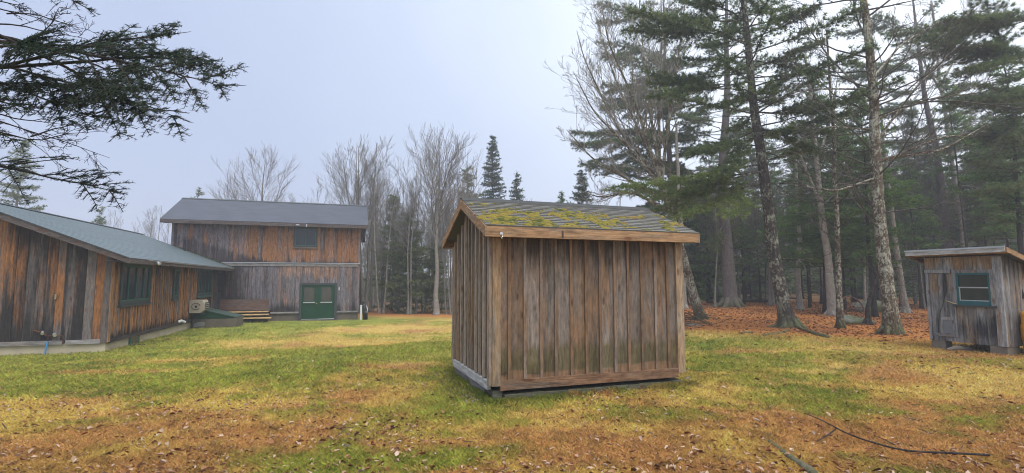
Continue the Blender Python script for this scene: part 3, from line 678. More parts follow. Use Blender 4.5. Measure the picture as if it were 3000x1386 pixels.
    for a, b, c in zip(wx, wy, zz):
        r_ = rg.uniform(.012, .034); k_ = np.array([(1, 0, 0), (0, 1, 0), (-1, 0, 0), (0, -1, 0), (0, 0, 1), (0, 0, -1)]) * r_ * rg.uniform(.6, 1.2, (6, 1)) * np.array([1.2, 1.2, .7])
        mb.add(k_ + (a, b, c + r_ * .3), np.array([(0, 1, 4), (1, 2, 4), (2, 3, 4), (3, 0, 4), (1, 0, 5), (2, 1, 5), (3, 2, 5), (0, 3, 5)]), rnd=rg.random())
    tag(mb.build('gravel', m_gravel), 'strip of small pinkish stones along the left side of the brown shed', 'gravel', kind='stuff')
build_shed()

# ------------------------------------------------------------------ the long low wing (left)
HOUSE_L = (-11.15, 13.957, -.08); HR = .303
def house_world(u, v, z): return np.array([HOUSE_L[0] + math.cos(HR) * u - math.sin(HR) * v, HOUSE_L[1] + math.sin(HR) * u + math.cos(HR) * v, HOUSE_L[2] + z])
def build_house():
    rg = np.random.default_rng(5); random.seed(5)
    L, H, OE, OG, P = 12.12, 2.36, .563, .427, .398; HALF = 4.15; ZE = 2.29; WID = 2 * (HALF - OE)
    t = thing('timber_house', 'long low house wing of weathered boards with a grey green shingle roof', 'house', HOUSE_L, HR)
    ga = mk(lambda s, z, o: (s, -o, z)); si = mk(lambda s, z, o: (o, s, z))
    RX = OE - HALF; ridge = ZE + P * HALF
    gab = lambda s: ridge - .14 - P * abs(s - RX)
    mb = MB(); mb.prism([(0, 0, 0), (-WID, 0, 0), (-WID, 0, gab(-WID)), (RX, 0, gab(RX)), (0, 0, gab(0))], (0, L, 0), **trimattr(.6, .8)); mb.build('wall_frame', MW['old'], t)
    mb = MB(); mb.prism([(-.02, .02, -1.2), (-WID, .02, -1.2), (-WID, .02, -.0), (-.02, .02, -.0)], (0, L - .1, 0)); mb.build('foundation', m_conc, t)
    def age(s, z, r): return .70 + .95 * (r - .45) - .42 * sstep(1.0, 2.4, z) * sstep(-.9, -2.4, s) + .25 * sstep(.9, .2, z)
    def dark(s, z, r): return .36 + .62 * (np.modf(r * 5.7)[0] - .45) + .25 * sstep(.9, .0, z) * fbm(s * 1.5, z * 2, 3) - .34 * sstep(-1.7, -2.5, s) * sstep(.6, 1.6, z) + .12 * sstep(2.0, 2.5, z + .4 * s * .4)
    mb = MB(); siding(mb, ga, -WID, -.1, .06, gab, .21, rg, age, dark, nz=16, jit=.008); mb.build('gable_wall', MW['old'], t)
    def age2(s, z, r): return .30 + .55 * (r - .5) + .15 * fbm(s * .8, z, 33) + .25 * sstep(7, 12, s)
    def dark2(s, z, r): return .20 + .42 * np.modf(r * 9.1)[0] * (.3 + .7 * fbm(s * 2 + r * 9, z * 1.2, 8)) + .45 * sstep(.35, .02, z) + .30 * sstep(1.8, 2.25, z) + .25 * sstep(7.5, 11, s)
    top = lambda s: H - .02
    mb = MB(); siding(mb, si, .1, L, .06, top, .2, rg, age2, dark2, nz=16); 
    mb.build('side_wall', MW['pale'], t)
    mb = MB(); s = .32
    while s < L:
        if not any(a - .05 < s < b + .05 for a, b in ((.46, 2.78), (4.85, 5.58), (7.95, 10.28), (11.1, 12.1))):
            _strip(mb, si, s - .025, s + .025, .06, top, .048, rg.random(), age2, dark2, None, 12)
        else: _strip(mb, si, s - .025, s + .025, .06, lambda q: .88 if s < 11 else .2, .048, rg.random(), age2, dark2, None, 6)
        s += .2 * rg.uniform(.92, 1.08)
    mb.build('batten', MW['pale'], t)['kind'] = 'stuff'
    mb = MB(); _strip(mb, ga, -.12, .035, -.02, top, .045, .3, lambda s, z, r: .9 + 0 * z, lambda s, z, r: .25 + 0 * z, None, 12); mb.build('corner_board', MW['old'], t)
    mb = MB(); _strip(mb, si, -.045, .11, -.02, top, .05, .8, lambda s, z, r: .45 + 0 * z, lambda s, z, r: .15 + 0 * z, None, 12); mb.build('corner_board', MW['pale'], t)
    mb = MB(); mb.pbox(ga, -WID, -.97, -.04, .07, 0, .05, **trimattr(.95, .1, .7)); mb.pbox(ga, -.90, -.122, -.04, .07, 0, .05, **trimattr(.95, .05, .9)); mb.build('base_trim', MW['greytrim'], t)
    mb = MB(); mb.pbox(si, .112, L - .9, -.05, .065, 0, .05, **trimattr(.8, .5, .2)); mb.build('base_trim', MW['darktrim'], t)
    # roof: two slopes, dark rake and eave boards
    y0, y1 = -OG, L
    for sg, xe in ((1, OE), (-1, OE - 2 * HALF)):
        nrm = np.array([sg * P, 0, 1.0]); nrm /= np.linalg.norm(nrm)
        mb = MB(); q = [(xe, y0, ZE), (xe, y1, ZE), (RX, y1, ridge), (RX, y0, ridge)]; mb.slab(q, (0, 0, -.03), rnd=.3)
        courses(mb, (xe + sg * .02, y0 - .02, ZE), (xe + sg * .02, y1, ZE), (RX, y0 - .02, ridge), nrm, 30, rg, .9, .0022)
        mb.build('roof', m_roofhouse, t)
        mb = MB(); mb.prism([(xe, y0 - .03, ZE - .15), (xe, y0 - .03, ZE - .012), (RX, y0 - .03, ridge - .012), (RX, y0 - .03, ridge - .19)], (0, .03, 0), **trimattr(.8, .2, .7)); mb.build('rake_board', MW['darktrim'], t)
        mb = MB(); mb.slab([(xe + sg * .02, y0 - .045, ZE + .008), (xe + sg * .02, y0 - .005, ZE + .008), (RX, y0 - .005, ridge + .008), (RX, y0 - .045, ridge + .008)], (0, 0, -.03)); mb.build('drip_edge', m_darktrim, t)
        mb = MB(); mb.slab([(xe, y0, ZE - .032), (xe, .0, ZE - .032), (RX, .0, ridge - .032), (RX, y0, ridge - .032)], (0, 0, -.02), **trimattr(.8, .5)); mb.build('soffit', MW['darktrim'], t)
    mb = MB(); mb.box(OE - .005, OE + .022, y0 - .03, y1, ZE - .145, ZE - .012, **trimattr(.85, .2, .6)); mb.build('fascia', MW['darktrim'], t)
    mb = MB(); mb.box(.0, OE - .005, y0, y1, ZE - .10, ZE - .075, **trimattr(.7, .5)); mb.build('soffit', MW['darktrim'], t)
    mb = MB(); mb.box(OE + .023, OE + .045, .9, y1 + .1, ZE - .04, ZE - .01, **trimattr(.9, .1)); mb.build('gutter_strip', MW['greytrim'], t)
    mb = MB()
    for sg in (-1, 1): mb.slab([(RX, y0 - .02, ridge + .03), (RX, y1, ridge + .03), (RX + sg * .16, y1, ridge - .028), (RX + sg * .16, y0 - .02, ridge - .028)], (0, 0, -.015))
    mb.build('ridge_cap', m_darktrim, t)
    # flashing moss and leaves where the slope meets the two-storey building
    mb = MB(); n = 160; a = rg.uniform(0, .62, n); P_ = np.stack([OE - a * HALF, np.full(n, L) - rg.exponential(.05, n) - .03, ZE + a * HALF * P + .02], 1)
    mb.needles(P_, np.tile([0, 0, 1.0], (n, 1)), 5, .06, .04, 1.0, rg); mb.build('roof_litter', LF['hemlock'], t)['kind'] = 'stuff'
    # windows and door
    window(t, si, .52, 2.76, .97, 2.2, 4, m_greentrim, m_glass, 'wide four light window with dark glass', .09, m_darktrim, .07, None, .04, m_darktrim)
    window(t, si, 4.95, 5.52, .99, 2.14, 1, m_greentrim, m_glass, 'narrow single window', .08, m_darktrim, .07, None, .04, m_darktrim)
    window(t, si, 8.0, 10.25, .99, 2.2, 4, m_greentrim, m_glass, 'far four light window in eave shade', .08, m_darktrim, .07, None, .035, m_greentrim)
    mb = MB(); mb.pbox(si, 11.25, 12.05, .16, 2.2, .02, .055); d = mb.build('door', m_darktrim, t); d['label'] = 'dark entry door under the eave'
    mb = MB(); mb.pbox(si, 11.4, 11.9, 1.1, 2.0, .056, .062); mb.build('pane', m_glass, d)
    mb = MB(); mb.pbox(si, 1.52, 2.22, -.30, .0, -.05, .03); w = mb.build('window', m_greentrim, t); w['label'] = 'small basement window in the concrete footing'
    mb = MB(); mb.pbox(si, 1.62, 2.12, -.27, -.03, .031, .036); mb.build('pane', m_glassw, w)
    mb = MB(); mb.box(.06, .62, 1.35, 1.42, -.7, -.25, **trimattr(.6, .6)); mb.box(.56, .62, 1.42, 3.0, -.7, -.26, **trimattr(.6, .6)); mb.build('window_well', MW['darktrim'], t)
    # fittings
    mb = MB(); mb.tube([(-1.5, 11.45, 2.95), (-1.5, 11.45, 3.62)], .05, 10); mb.slab([(-1.68, 11.3, 3.13), (-1.68, 11.62, 3.13), (-1.3, 11.62, 2.985), (-1.3, 11.3, 2.985)], (0, 0, -.02)); mb.build('vent_pipe', m_black, t)
    mb = MB(); mb.box(OE + .023, OE + .10, 1.5, 1.68, ZE - .12, ZE - .03); mb.tube([(OE + .07, 1.5, ZE - .08), (OE + .12, 1.42, ZE - .12)], .035, 8); mb.build('floodlight', m_metal, t)
    mb = MB(); mb.tube([(-1.27, -.075, .06), (-1.29, -.085, -.12), (-1.31, -.09, -.34)], .02, 8); mb.build('blue_pipe', m_blue, t)
    mb = MB(); mb.tube([(-1.27, -.075, .05), (-1.27, -.07, .2), (-1.0, -.07, .2), (-.94, -.07, .18), (-.935, -.07, -.02)], .014, 6); mb.tube([(-1.62, -.06, .36), (-1.42, -.09, .30), (-1.30, -.08, .21)], .022, 7); mb.build('water_pipe', m_rust, t)
    mb = MB(); mb.tube([(-1.42, -.03, .31), (-1.38, -.12, .26)], .035, 8); mb.build('faucet', m_metal, t)
    mb = MB(); mb.tube([(-1.16, -.03, .24), (-1.10, -.13, .215)], .042, 8); mb.build('faucet', m_metal, t)
    mb = MB(); mb.box(-1.205, -1.165, -.06, -.02, 1.17, 1.31); mb.build('wall_hook', m_brass, t)
    mb = MB(); mb.tube([(.04, 5.72, .08), (.12, 5.85, .12), (.2, 6.0, .05)], .05, 10); mb.build('dryer_vent', m_white, t)
    return t
build_house()

def build_aircon():
    t = thing('air_conditioner', 'beige air conditioner bracketed to the board wall above the green cellar hatch', 'air conditioner', house_world(.0, 6.95, .34), HR)
    mb = MB(); mb.prism([(.06, 0, .0), (.46, 0, .0), (.60, 0, .12), (.60, 0, .36), (.52, 0, .52), (.06, 0, .52)], (0, .72, 0)); mb.build('case', m_beige, t)
    mb = MB(); th = np.linspace(.2, 5.6, 20); mb.tube(np.stack([.30 + .15 * np.cos(th), -.012 + 0 * th, .27 + .13 * np.sin(th)], 1), .011, 5); mb.build('cord', m_black, t)
    mb = MB(); th = np.arange(14) / 14 * 6.283; mb.prism(np.stack([.30 + .045 * np.cos(th), -.006 + 0 * th, .26 + .05 * np.sin(th)], 1), (0, .012, 0)); mb.build('vent_hole', m_black, t)
    mb = MB()
    for z in (.16, .24, .32, .40): mb.box(.604, .612, .08, .64, z - .022, z + .022)
    mb.build('grille', m_darktrim, t)
    mb = MB(); mb.beam((.0, .1, -.03), (.6, .1, -.03), .04, .04); mb.beam((.0, .62, -.03), (.6, .62, -.03), .04, .04); mb.beam((.0, .1, -.4), (.5, .1, -.05), .03, .03); mb.build('bracket', m_darktrim, t)
    mb = MB(); mb.tube([(.06, .18, .53), (.06, .18, .60), (.10, .18, .60)], .015, 5); mb.build('pipe_stub', m_beige, t)
build_aircon()

def build_bulkhead():
    t = thing('cellar_hatch', 'dark green sloping cellar hatch on a stained concrete base by the house', 'cellar hatch', house_world(0, 7.5, 0), HR)
    mb = MB(); mb.box(.06, 1.55, .0, .14, -1.0, .055); mb.box(.06, 1.55, 1.26, 1.4, -1.0, .05); mb.box(1.552, 1.7, .0, 1.4, -1.0, .075); mb.build('base', m_conc2, t)
    mb = MB(); P_ = [(.12, -.006, -.27), (.48, -.006, -.24), (.53, -.006, -.1), (.42, -.006, -.05), (.22, -.006, -.08), (.1, -.006, -.16)]; mb.prism(P_, (0, .005, 0)); mb.build('mortar_patch', m_patch, t)
    mb = MB(); mb.prism([(.06, .03, .056), (1.60, .03, .078), (1.60, .03, .10), (.06, .03, .50)], (0, 1.34, 0)); mb.build('side_panel', m_green, t)
    for a, b in ((.0, .695), (.705, 1.4)):
        mb = MB(); mb.slab([(.05, a, .535), (1.68, a, .118), (1.68, b, .118), (.05, b, .535)], (0, 0, -.03)); mb.build('door', mat_plain('worn_green_steel', (.05, .085, .07), .45, .2, .3, 4), t)
build_bulkhead()

# ------------------------------------------------------------------ the two-storey building
BARN_L = (-16.921, 24.846, -.08)
def barn_world(u, v, z): return np.array([BARN_L[0] + math.cos(HR) * u - math.sin(HR) * v, BARN_L[1] + math.sin(HR) * u + math.cos(HR) * v, BARN_L[2] + z])
def build_barn():
    rg = np.random.default_rng(8); random.seed(8)
    W, H, OE, OG = 8.96, 4.68, .58, .36; RV, RZ = 2.52, 6.16; BK_ = 7.4; ZE = 4.66; BELT = 2.5
    t = thing('two_storey_barn', 'two storey barn of grey and orange boards with green double doors', 'barn', BARN_L, HR)
    fr = mk(lambda s, z, o: (s, -o, z)); ri = mk(lambda s, z, o: (W + o, s, z)); le = mk(lambda s, z, o: (-o, s, z)); P = (RZ - ZE) / (RV + OE)
    gab = lambda v: RZ - .16 - P * abs(v - RV) if v < RV else RZ - .16 - .30 * (v - RV)
    mb = MB(); mb.prism([(0, 0, 0), (0, BK_, 0), (0, BK_, gab(BK_)), (0, RV, gab(RV)), (0, 0, gab(0))], (W, 0, 0), **trimattr(.6, .8)); mb.build('wall_frame', MW['old'], t)
    mb = MB(); mb.box(.02, W - .02, .03, BK_, -1.5, -.001); mb.build('foundation', m_conc2, t)
    def age(s, z, r): return .56 + .8 * (r - .5) + .35 * sstep(3.6, 1.5, s) - .30 * sstep(3.0, 4.2, s) + .15 * sstep(2.9, 2.6, z) + .15 * sstep(8.3, 8.9, s)
    def dark(s, z, r):
        slant_dark = sstep(.25, -.15, z - (4.0 - .33 * s)) * (s < 5)          # darker below a slanting line at the left
        return .24 + .3 * (np.modf(r * 7.7)[0] - .5) + .30 * sstep(4.1, 4.6, z) + .4 * np.clip(slant_dark, 0, 1) + .35 * sstep(2.85, 2.6, z) * fbm(s, z, 4) + .12 * (r > .85)
    mb = MB(); siding(mb, fr, 0, W, BELT + .13, lambda s: H, .235, rg, age, dark, nz=14); mb.build('upper_wall', MW['barnup'], t)
    def age3(s, z, r): return .80 + .35 * (r - .5) - .55 * sstep(1.55, 2.2, z) * sstep(4.5, 5.8, s) * sstep(8.4, 7.6, s) - .3 * (s < 2.75) * sstep(.6, 1.2, z)
    def dark3(s, z, r): return .27 + .2 * (np.modf(r * 3.3)[0] - .5) + .50 * sstep(4.0, 2.7, s) * sstep(2.0, 2.6, s + .3) + .45 * sstep(.55, .15, z) * fbm(s * 1.6, z, 14) * 1.3 + .25 * sstep(4.6, 4.0, s) * sstep(1.0, .4, z) + .1 * np.modf(r * 5)[0]
    mb = MB(); siding(mb, fr, 0, W, .02, lambda s: BELT - .02, .235, rg, age3, dark3, nz=14); mb.build('lower_wall', MW['barnlow'], t)
    mb = MB(); siding(mb, ri, 0, BK_, .02, gab, .24, rg, lambda s, z, r: .5 + .4 * r + 0 * z, lambda s, z, r: .2 + 0 * z); mb.build('gable_wall', MW['barnup'], t)
    mb = MB(); siding(mb, le, 0, BK_, .02, gab, .24, rg, lambda s, z, r: .5 + .4 * r + 0 * z, lambda s, z, r: .2 + 0 * z); mb.build('gable_wall', MW['barnup'], t)
    mb = MB(); mb.pbox(fr, 2.3, W + .02, BELT - .09, BELT + .07, 0, .05, **trimattr(.85, .2, .6)); mb.build('belt_board', MW['greytrim'], t)
    mb = MB(); mb.pbox(fr, 2.25, W + .03, BELT + .073, BELT + .105, 0, .075); mb.build('drip_edge', m_alu, t)
    for p_, a in ((fr, W - .09), (fr, -.02)):
        mb = MB(); _strip(mb, p_, a, a + .11, .0, lambda s: H, .05, .6, lambda s, z, r: .8 + 0 * z, lambda s, z, r: .15 + 0 * z, None, 10); mb.build('corner_board', MW['barnup'], t)
    mb = MB(); mb.pbox(fr, 4.6, 5.96, -.05, .03, 0, .06, **trimattr(.95, .1, .9)); mb.build('base_trim', MW['greytrim'], t)
    mb = MB(); mb.pbox(fr, 7.86, W, -.05, .03, 0, .06, **trimattr(.9, .2, .6)); mb.build('base_trim', MW['greytrim'], t)
    # roof
    for sg, ye, zz in ((-1, -OE, ZE), (1, BK_ + OE, RZ - .30 * (BK_ + OE - RV))):
        nrm = np.array([0, sg * abs(RZ - zz), abs(ye - RV)]); nrm /= np.linalg.norm(nrm)
        mb = MB(); mb.slab([(-OG, ye, zz), (W + OG, ye, zz), (W + OG, RV, RZ), (-OG, RV, RZ)], (0, 0, -.03), rnd=.3)
        courses(mb, (-OG - .02, ye + sg * .02, zz), (W + OG + .02, ye + sg * .02, zz), (-OG - .02, RV, RZ), nrm, 22, rg, .9, .0025); mb.build('roof', m_roofbarn, t)
        mb = MB(); mb.box(-OG, W + OG, min(ye, ye + sg * .025), max(ye, ye + sg * .025), zz - .19, zz - .012, **trimattr(.6, .3, .5)); mb.build('fascia', MW['darktrim'], t)
        for x0 in (-OG - .025, W + OG):
            mb = MB(); mb.prism([(x0, ye, zz - .19), (x0, ye, zz - .012), (x0, RV, RZ - .012), (x0, RV, RZ - .22)], (.025, 0, 0), **trimattr(.3, .3, .7)); mb.build('rake_board', MW['darktrim'], t)
    mb = MB(); mb.box(-OG, W + OG, -OE, -.0, ZE - .15, ZE - .13, **trimattr(.5, .5)); mb.build('soffit', MW['darktrim'], t)
    mb = MB()
    for sg, sl in ((-1, P), (1, .30)): mb.slab([(-OG - .02, RV, RZ + .03), (W + OG + .02, RV, RZ + .03), (W + OG + .02, RV + sg * .15, RZ + .03 - .15 * sl), (-OG - .02, RV + sg * .15, RZ + .03 - .15 * sl)], (0, 0, -.02))
    mb.build('ridge_cap', m_darktrim, t)
    # upper window
    window(t, fr, 5.58, 6.76, 3.44, 4.50, 2, m_greentrim, m_glass, 'upper two light window with dark glass', .07, m_darktrim, .06, None, .04, MW['greytrim'])
    # double doors in a dark frame
    mb = MB(); mb.pbox(fr, 5.97, 6.09, -.42, 1.53, 0, .09); mb.pbox(fr, 7.73, 7.85, -.42, 1.53, 0, .09); mb.pbox(fr, 6.09, 7.73, 1.43, 1.528, 0, .088); mb.build('door_frame', m_darktrim, t)
    for k_, (a, b) in enumerate(((6.095, 6.905), (6.912, 7.725))):
        mb = MB(); mb.pbox(fr, a, b, -.39, 1.425, .0, .045); d = mb.build('door', m_green, t)
        g0, g1 = (a + .11, b - .2) if k_ == 0 else (a + .15, b - .17)
        mb = MB(); mb.pbox(fr, g0, g1, .58, 1.30, .046, .05); mb.build('pane', m_glassw, d)
        mb = MB()
        for q in ((g0 - .025, g0, .555, 1.325), (g1, g1 + .025, .555, 1.325), (g0, g1, .555, .58), (g0, g1, 1.30, 1.325)): mb.pbox(fr, *q, .0455, .058)
        mb.build('pane_frame', m_green, d)
        mb = MB(); mb.pbox(fr, g0 - .04, g1 + .05, .475, .53, .047, .10); mb.build('push_bar', m_metal, d)
        mb = MB(); mb.pbox(fr, a + .0, b - .0, -.39, -.36, .046, .05); mb.build('kick_strip', m_white if k_ else m_alu, d)
        if k_ == 0: mb = MB(); mb.tube(fr([6.83, 6.83, 6.83], [.45, .45, .45], [.045, .09, .11]), [.02, .035, .02], 10); mb.build('knob', m_brass, d)
    mb = MB(); mb.pbox(fr, 5.95, 7.9, -1.0, -.425, .03, .34); mb.build('doorstep', m_conc2, t)
    mb = MB(); mb.pbox(fr, 7.92, 7.965, 1.14, 1.30, .03, .06); mb.build('thermometer', m_white, t)
    mb = MB(); mb.pbox(fr, 5.75, 5.9, 4.53, 4.58, OE + .026, OE + .1); mb.build('floodlight', m_metal, t)
    mb = MB(); mb.tube(fr([6.25] * 2, [4.6, 4.46], [OE + .05] * 2), .035, 8); mb.build('floodlight', m_metal, t)
build_barn()

def build_steps():
    rg = np.random.default_rng(3); t = thing('wooden_steps', 'low wooden steps with a brown plywood back panel against the barn wall', 'steps', barn_world(2.3, -.02, -.47), HR)
    B = lambda u, v, z: (u - 2.3, v + .02, z + .47)
    def bx(mb, u0, u1, v0, v1, z0, z1, **k_): a, b = B(u0, v0, z0), B(u1, v1, z1); mb.box(a[0], b[0], a[1], b[1], a[2], b[2], **k_)
    mb = MB(); bx(mb, 2.38, 4.6, -.62, -.59, .19, .72, **trimattr(.4, .15, .5)); mb.build('back_panel', MW['plywood'], t)
    for v, z, u0, u1 in ((-.80, .13, 2.6, 4.63), (-1.1, .0, 2.75, 4.68), (-1.4, -.15, 2.9, 4.83)):
        mb = MB(); bx(mb, u0, u1, v - .02, v + .27, z - .045, z, **trimattr(.3, .1, .8)); mb.build('tread', MW['rawwood'], t)
    mb = MB()
    for u in (2.95, 3.9, 4.5):
        for v, z in ((-.78, .08), (-1.08, -.05), (-1.38, -.2)): bx(mb, u, u + .05, v, v + .25, -.6, z, **trimattr(.8, .8))
    bx(mb, 2.38, 4.6, -.585, -.03, .13, .17, **trimattr(.6, .3)); bx(mb, 2.4, 2.47, -.585, -.5, -.6, .13, **trimattr(.6, .6)); bx(mb, 4.5, 4.57, -.585, -.5, -.6, .13, **trimattr(.6, .6))
    mb.build('frame', MW['darktrim'], t)
build_steps()

p = barn_world(9.1, -.25, 0); zg = gzf(p[0], p[1])
t = thing('white_pipe', 'white upright plastic pipe standing at the right corner of the barn', 'pipe', (p[0], p[1], zg))
mb = MB(); mb.tube([(0, 0, -.1), (0, 0, .76)], .055, 12); mb.build('tube', m_white, t); mb = MB(); mb.tube([(0, 0, .74), (0, 0, .79)], .062, 12); mb.build('cap', m_white, t)
p2 = barn_world(9.32, -.2, 0); zg = gzf(p2[0], p2[1])
t = thing('golf_bag', 'slim black and white bag leaning by the white pipe at the barn corner', 'bag', (p2[0], p2[1], zg), HR)
mb = MB(); mb.tube([(.02, 0, .0), (.0, .0, .3), (-.05, .03, .6), (-.09, .04, .86)], [.12, .13, .12, .10], 12); mb.build('body', m_black, t, True)
mb = MB(); mb.tube([(.03, -.13, .15), (.02, -.15, .35), (.0, -.13, .5)], [.07, .08, .05], 8); mb.build('pocket', m_black, t, True)
mb = MB(); mb.tube([(.06, -.12, .75), (.11, -.17, .55), (.07, -.14, .3)], .018, 6); mb.build('strap', m_white, t)
mb = MB(); mb.tube([(-.10, .04, .86), (-.11, .04, .97)], [.055, .03], 8); mb.tube([(-.05, .02, .86), (-.04, .02, .93)], [.04, .03], 8); mb.build('club_head', m_black, t)

# ------------------------------------------------------------------ the leaning coop (right)
def build_coop():
    rg = np.random.default_rng(21); random.seed(21)
    W, D, H = 1.375, 1.75, 1.80; t = thing('garden_shed', 'small grey lean-to shed with a Z braced door and teal window', 'shed', (9.404, 11.415, .279), -1.243)
    fr = mk(lambda s, z, o: (s, -o, z)); ri = mk(lambda s, z, o: (W + o, s, z)); le = mk(lambda s, z, o: (-o, s, z)); slope = -.30
    top = lambda v: H + .05 + slope * v
    mb = MB(); mb.prism([(0, 0, .02), (0, D, .02), (0, D, top(D)), (0, 0, top(0))], (W, 0, 0), **trimattr(.6, .8)); mb.build('wall_frame', MW['coop'], t)
    age = lambda s, z, r: .75 + .4 * (r - .5) - .55 * sstep(1.45, 1.7, z)
    def drk(s, z, r): return .16 + .30 * sstep(.75, .2, z) * fbm(s * 4, z * 2, 6) * 1.6 + .42 * np.exp(-((s - 1.27) / .12) ** 2 - ((z - .4) / .3) ** 2) + .3 * np.exp(-((s - .95) / .18) ** 2 - ((z - .4) / .25) ** 2)
    mb = MB(); siding(mb, fr, 0, W, .0, lambda s: H + .02, .17, rg, age, drk, nz=24, jit=.003); mb.build('front_wall', MW['coop'], t)
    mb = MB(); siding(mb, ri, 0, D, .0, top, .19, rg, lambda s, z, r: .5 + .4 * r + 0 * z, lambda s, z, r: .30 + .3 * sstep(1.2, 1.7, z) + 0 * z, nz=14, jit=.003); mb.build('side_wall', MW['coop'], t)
    mb = MB(); siding(mb, le, 0, D, .0, top, .19, rg, lambda s, z, r: .6 + .4 * r + 0 * z, lambda s, z, r: .3 + 0 * z, nz=14); mb.build('side_wall', MW['coop'], t)
    # roof sheet, fascia with pale drip edge, side rake
    OE, OL, OR_ = .25, .235, .225; z0 = top(-OE) + .02; z1 = top(D + .2) + .02
    mb = MB(); mb.slab([(-OL, -OE, z0 + .045), (W + OR_, -OE, z0 + .045), (W + OR_, D + .2, z1 + .045), (-OL, D + .2, z1 + .045)], (0, 0, -.03)); mb.build('roof', m_roofcoop, t)
    mb = MB(); mb.box(-OL, W + OR_, -OE - .022, -OE, z0 - .07, z0 + .02, **trimattr(1.2, .0, .9)); mb.build('fascia', MW['palegrey'], t)
    mb = MB(); mb.box(-OL - .01, W + OR_ + .01, -OE - .035, -OE - .0225, z0 + .02, z0 + .052); mb.build('drip_edge', m_alu, t)
    for x0 in (-OL - .022, W + OR_):
        mb = MB(); mb.prism([(x0, -OE, z0 - .07), (x0, -OE, z0 + .03), (x0, D + .2, z1 + .03), (x0, D + .2, z1 - .07)], (.022, 0, 0), **trimattr(.15, .2, .6)); mb.build('rake_board', MW['shedtrim'], t)
    mb = MB()
    for v in (-.1, ): mb.slab([(-OL, -OE, z0 + .013), (W + OR_, -OE, z0 + .013), (W + OR_, 0, top(0) + .018), (-OL, 0, top(0) + .018)], (0, 0, -.015), **trimattr(.2, .2))
    mb.build('soffit', MW['shedtrim'], t)
    # door: boards, frame, diagonal brace, pet flap
    A = lambda **k_: trimattr(.85, .15, rg.uniform(.4, 1))
    mb = MB(); siding(mb, fr, .085, .53, .12, lambda s: 1.46, .15, rg, lambda s, z, r: .7 + .3 * r - .35 * (z > 1.1), lambda s, z, r: .28 + .2 * r + 0 * z, nz=16, t=.030, jit=.002, gap=.012); d = mb.build('door', MW['coop'], t)
    mb = MB(); P_ = lambda s, z: (s, -.046, z)
    mb.prism([P_(.355, 1.46), P_(.425, 1.46), P_(.40, 1.05), P_(.235, .55), P_(.20, .17), P_(.14, .17), P_(.185, .58), P_(.345, 1.05)], (0, .02, 0), **trimattr(.9, .55, .2)); mb.build('brace', MW['coop'], d)
    mb = MB(); mb.pbox(fr, .30, .475, .17, .455, .031, .037); mb.build('pet_flap', m_screen, d)
    mb = MB(); mb.pbox(fr, .255, .30, .13, .5, .031, .044, **A()); mb.pbox(fr, .30, .5, .457, .525, .031, .045, **A()); mb.pbox(fr, .09, .525, .10, .155, .031, .045, **A()); mb.build('flap_frame', MW['coop'], d)
    mb = MB(); mb.tube(fr([.40, .47, .53, .6], [.87, .855, .825, .81], [.055, .065, .06, .05]), .012, 6); mb.build('latch', m_brass, d)
    B_ = lambda: trimattr(1.15, .0, .9)
    mb = MB(); mb.pbox(fr, .015, .07, .02, 1.47, .021, .05, **B_()); mb.pbox(fr, .0, .51, 1.477, 1.55, .021, .052, **B_()); mb.pbox(fr, .541, .562, .1, .76, .021, .048, **B_()); mb.build('door_frame', MW['coop'], t)
    # window
    mb = MB(); mb.pbox(fr, .53, .605, .80, 1.54, .02, .05, **A()); mb.pbox(fr, 1.20, 1.275, .80, 1.54, .02, .05, **A()); mb.pbox(fr, .605, 1.20, 1.475, 1.54, .02, .049, **A()); w = mb.build('window', MW['coop'], t)
    mb = MB(); mb.pbox(fr, .535, 1.285, .765, .80, .02, .085); mb.build('sill', m_darktrim, w)
    mb = MB(); mb.pbox(fr, .64, 1.17, .90, 1.44, .022, .026); mb.build('pane', mat_glass('coop_glass', (.03, .034, .028), .12), w)
    mb = MB(); mb.pbox(fr, .607, .645, .80, 1.473, .024, .046); mb.pbox(fr, 1.165, 1.198, .80, 1.473, .024, .046); mb.pbox(fr, .645, 1.165, 1.43, 1.473, .024, .045); mb.pbox(fr, .645, 1.165, .80, .885, .024, .06); mb.build('sash', m_teal, w)
    mb = MB(); mb.pbox(fr, .647, 1.163, 1.155, 1.18, .027, .05); mb.pbox(fr, .647, 1.163, .886, .905, .027, .045); mb.pbox(fr, .647, .662, .905, 1.155, .027, .04); mb.build('rail', mat_plain('dull_white_rail', (.42, .44, .44), .5, 0, .2, 8), w)
    mb = MB(); _strip(mb, fr, W - .12, W + .025, .0, lambda s: H, .045, .8, lambda s, z, r: .85 + 0 * z, lambda s, z, r: .15 + 0 * z, None, 12); mb.build('corner_board', MW['coop'], t)
    for u0, u1, v0, v1 in ((.03, .30, -.01, .2), (1.1, 1.385, -.02, .38), (.05, .3, 1.4, 1.7), (1.1, 1.36, 1.4, 1.7)):
        mb = MB(); mb.box(u0, u1, v0, v1, -.4, -.006); mb.build('support_block', m_block, t)
    return t
build_coop()
def coop_world(u, v, z): c_, s_ = math.cos(-1.243), math.sin(-1.243); return np.array([9.404 + c_ * u - s_ * v, 11.415 + s_ * u + c_ * v, .279 + z])
p = coop_world(.55, -.02, 0); mb = MB(); mb.tube([(-.2, .06, .02), (-.05, .02, .06), (.15, -.04, .06), (.28, -.1, .015)], [.03, .06, .05, .02], 8)
o = tag(mb.build('flat_stone', m_block), 'pale flat stone lying under the front of the small lean-to shed', 'stone'); o.location = (p[0], p[1], gzf(p[0], p[1]))
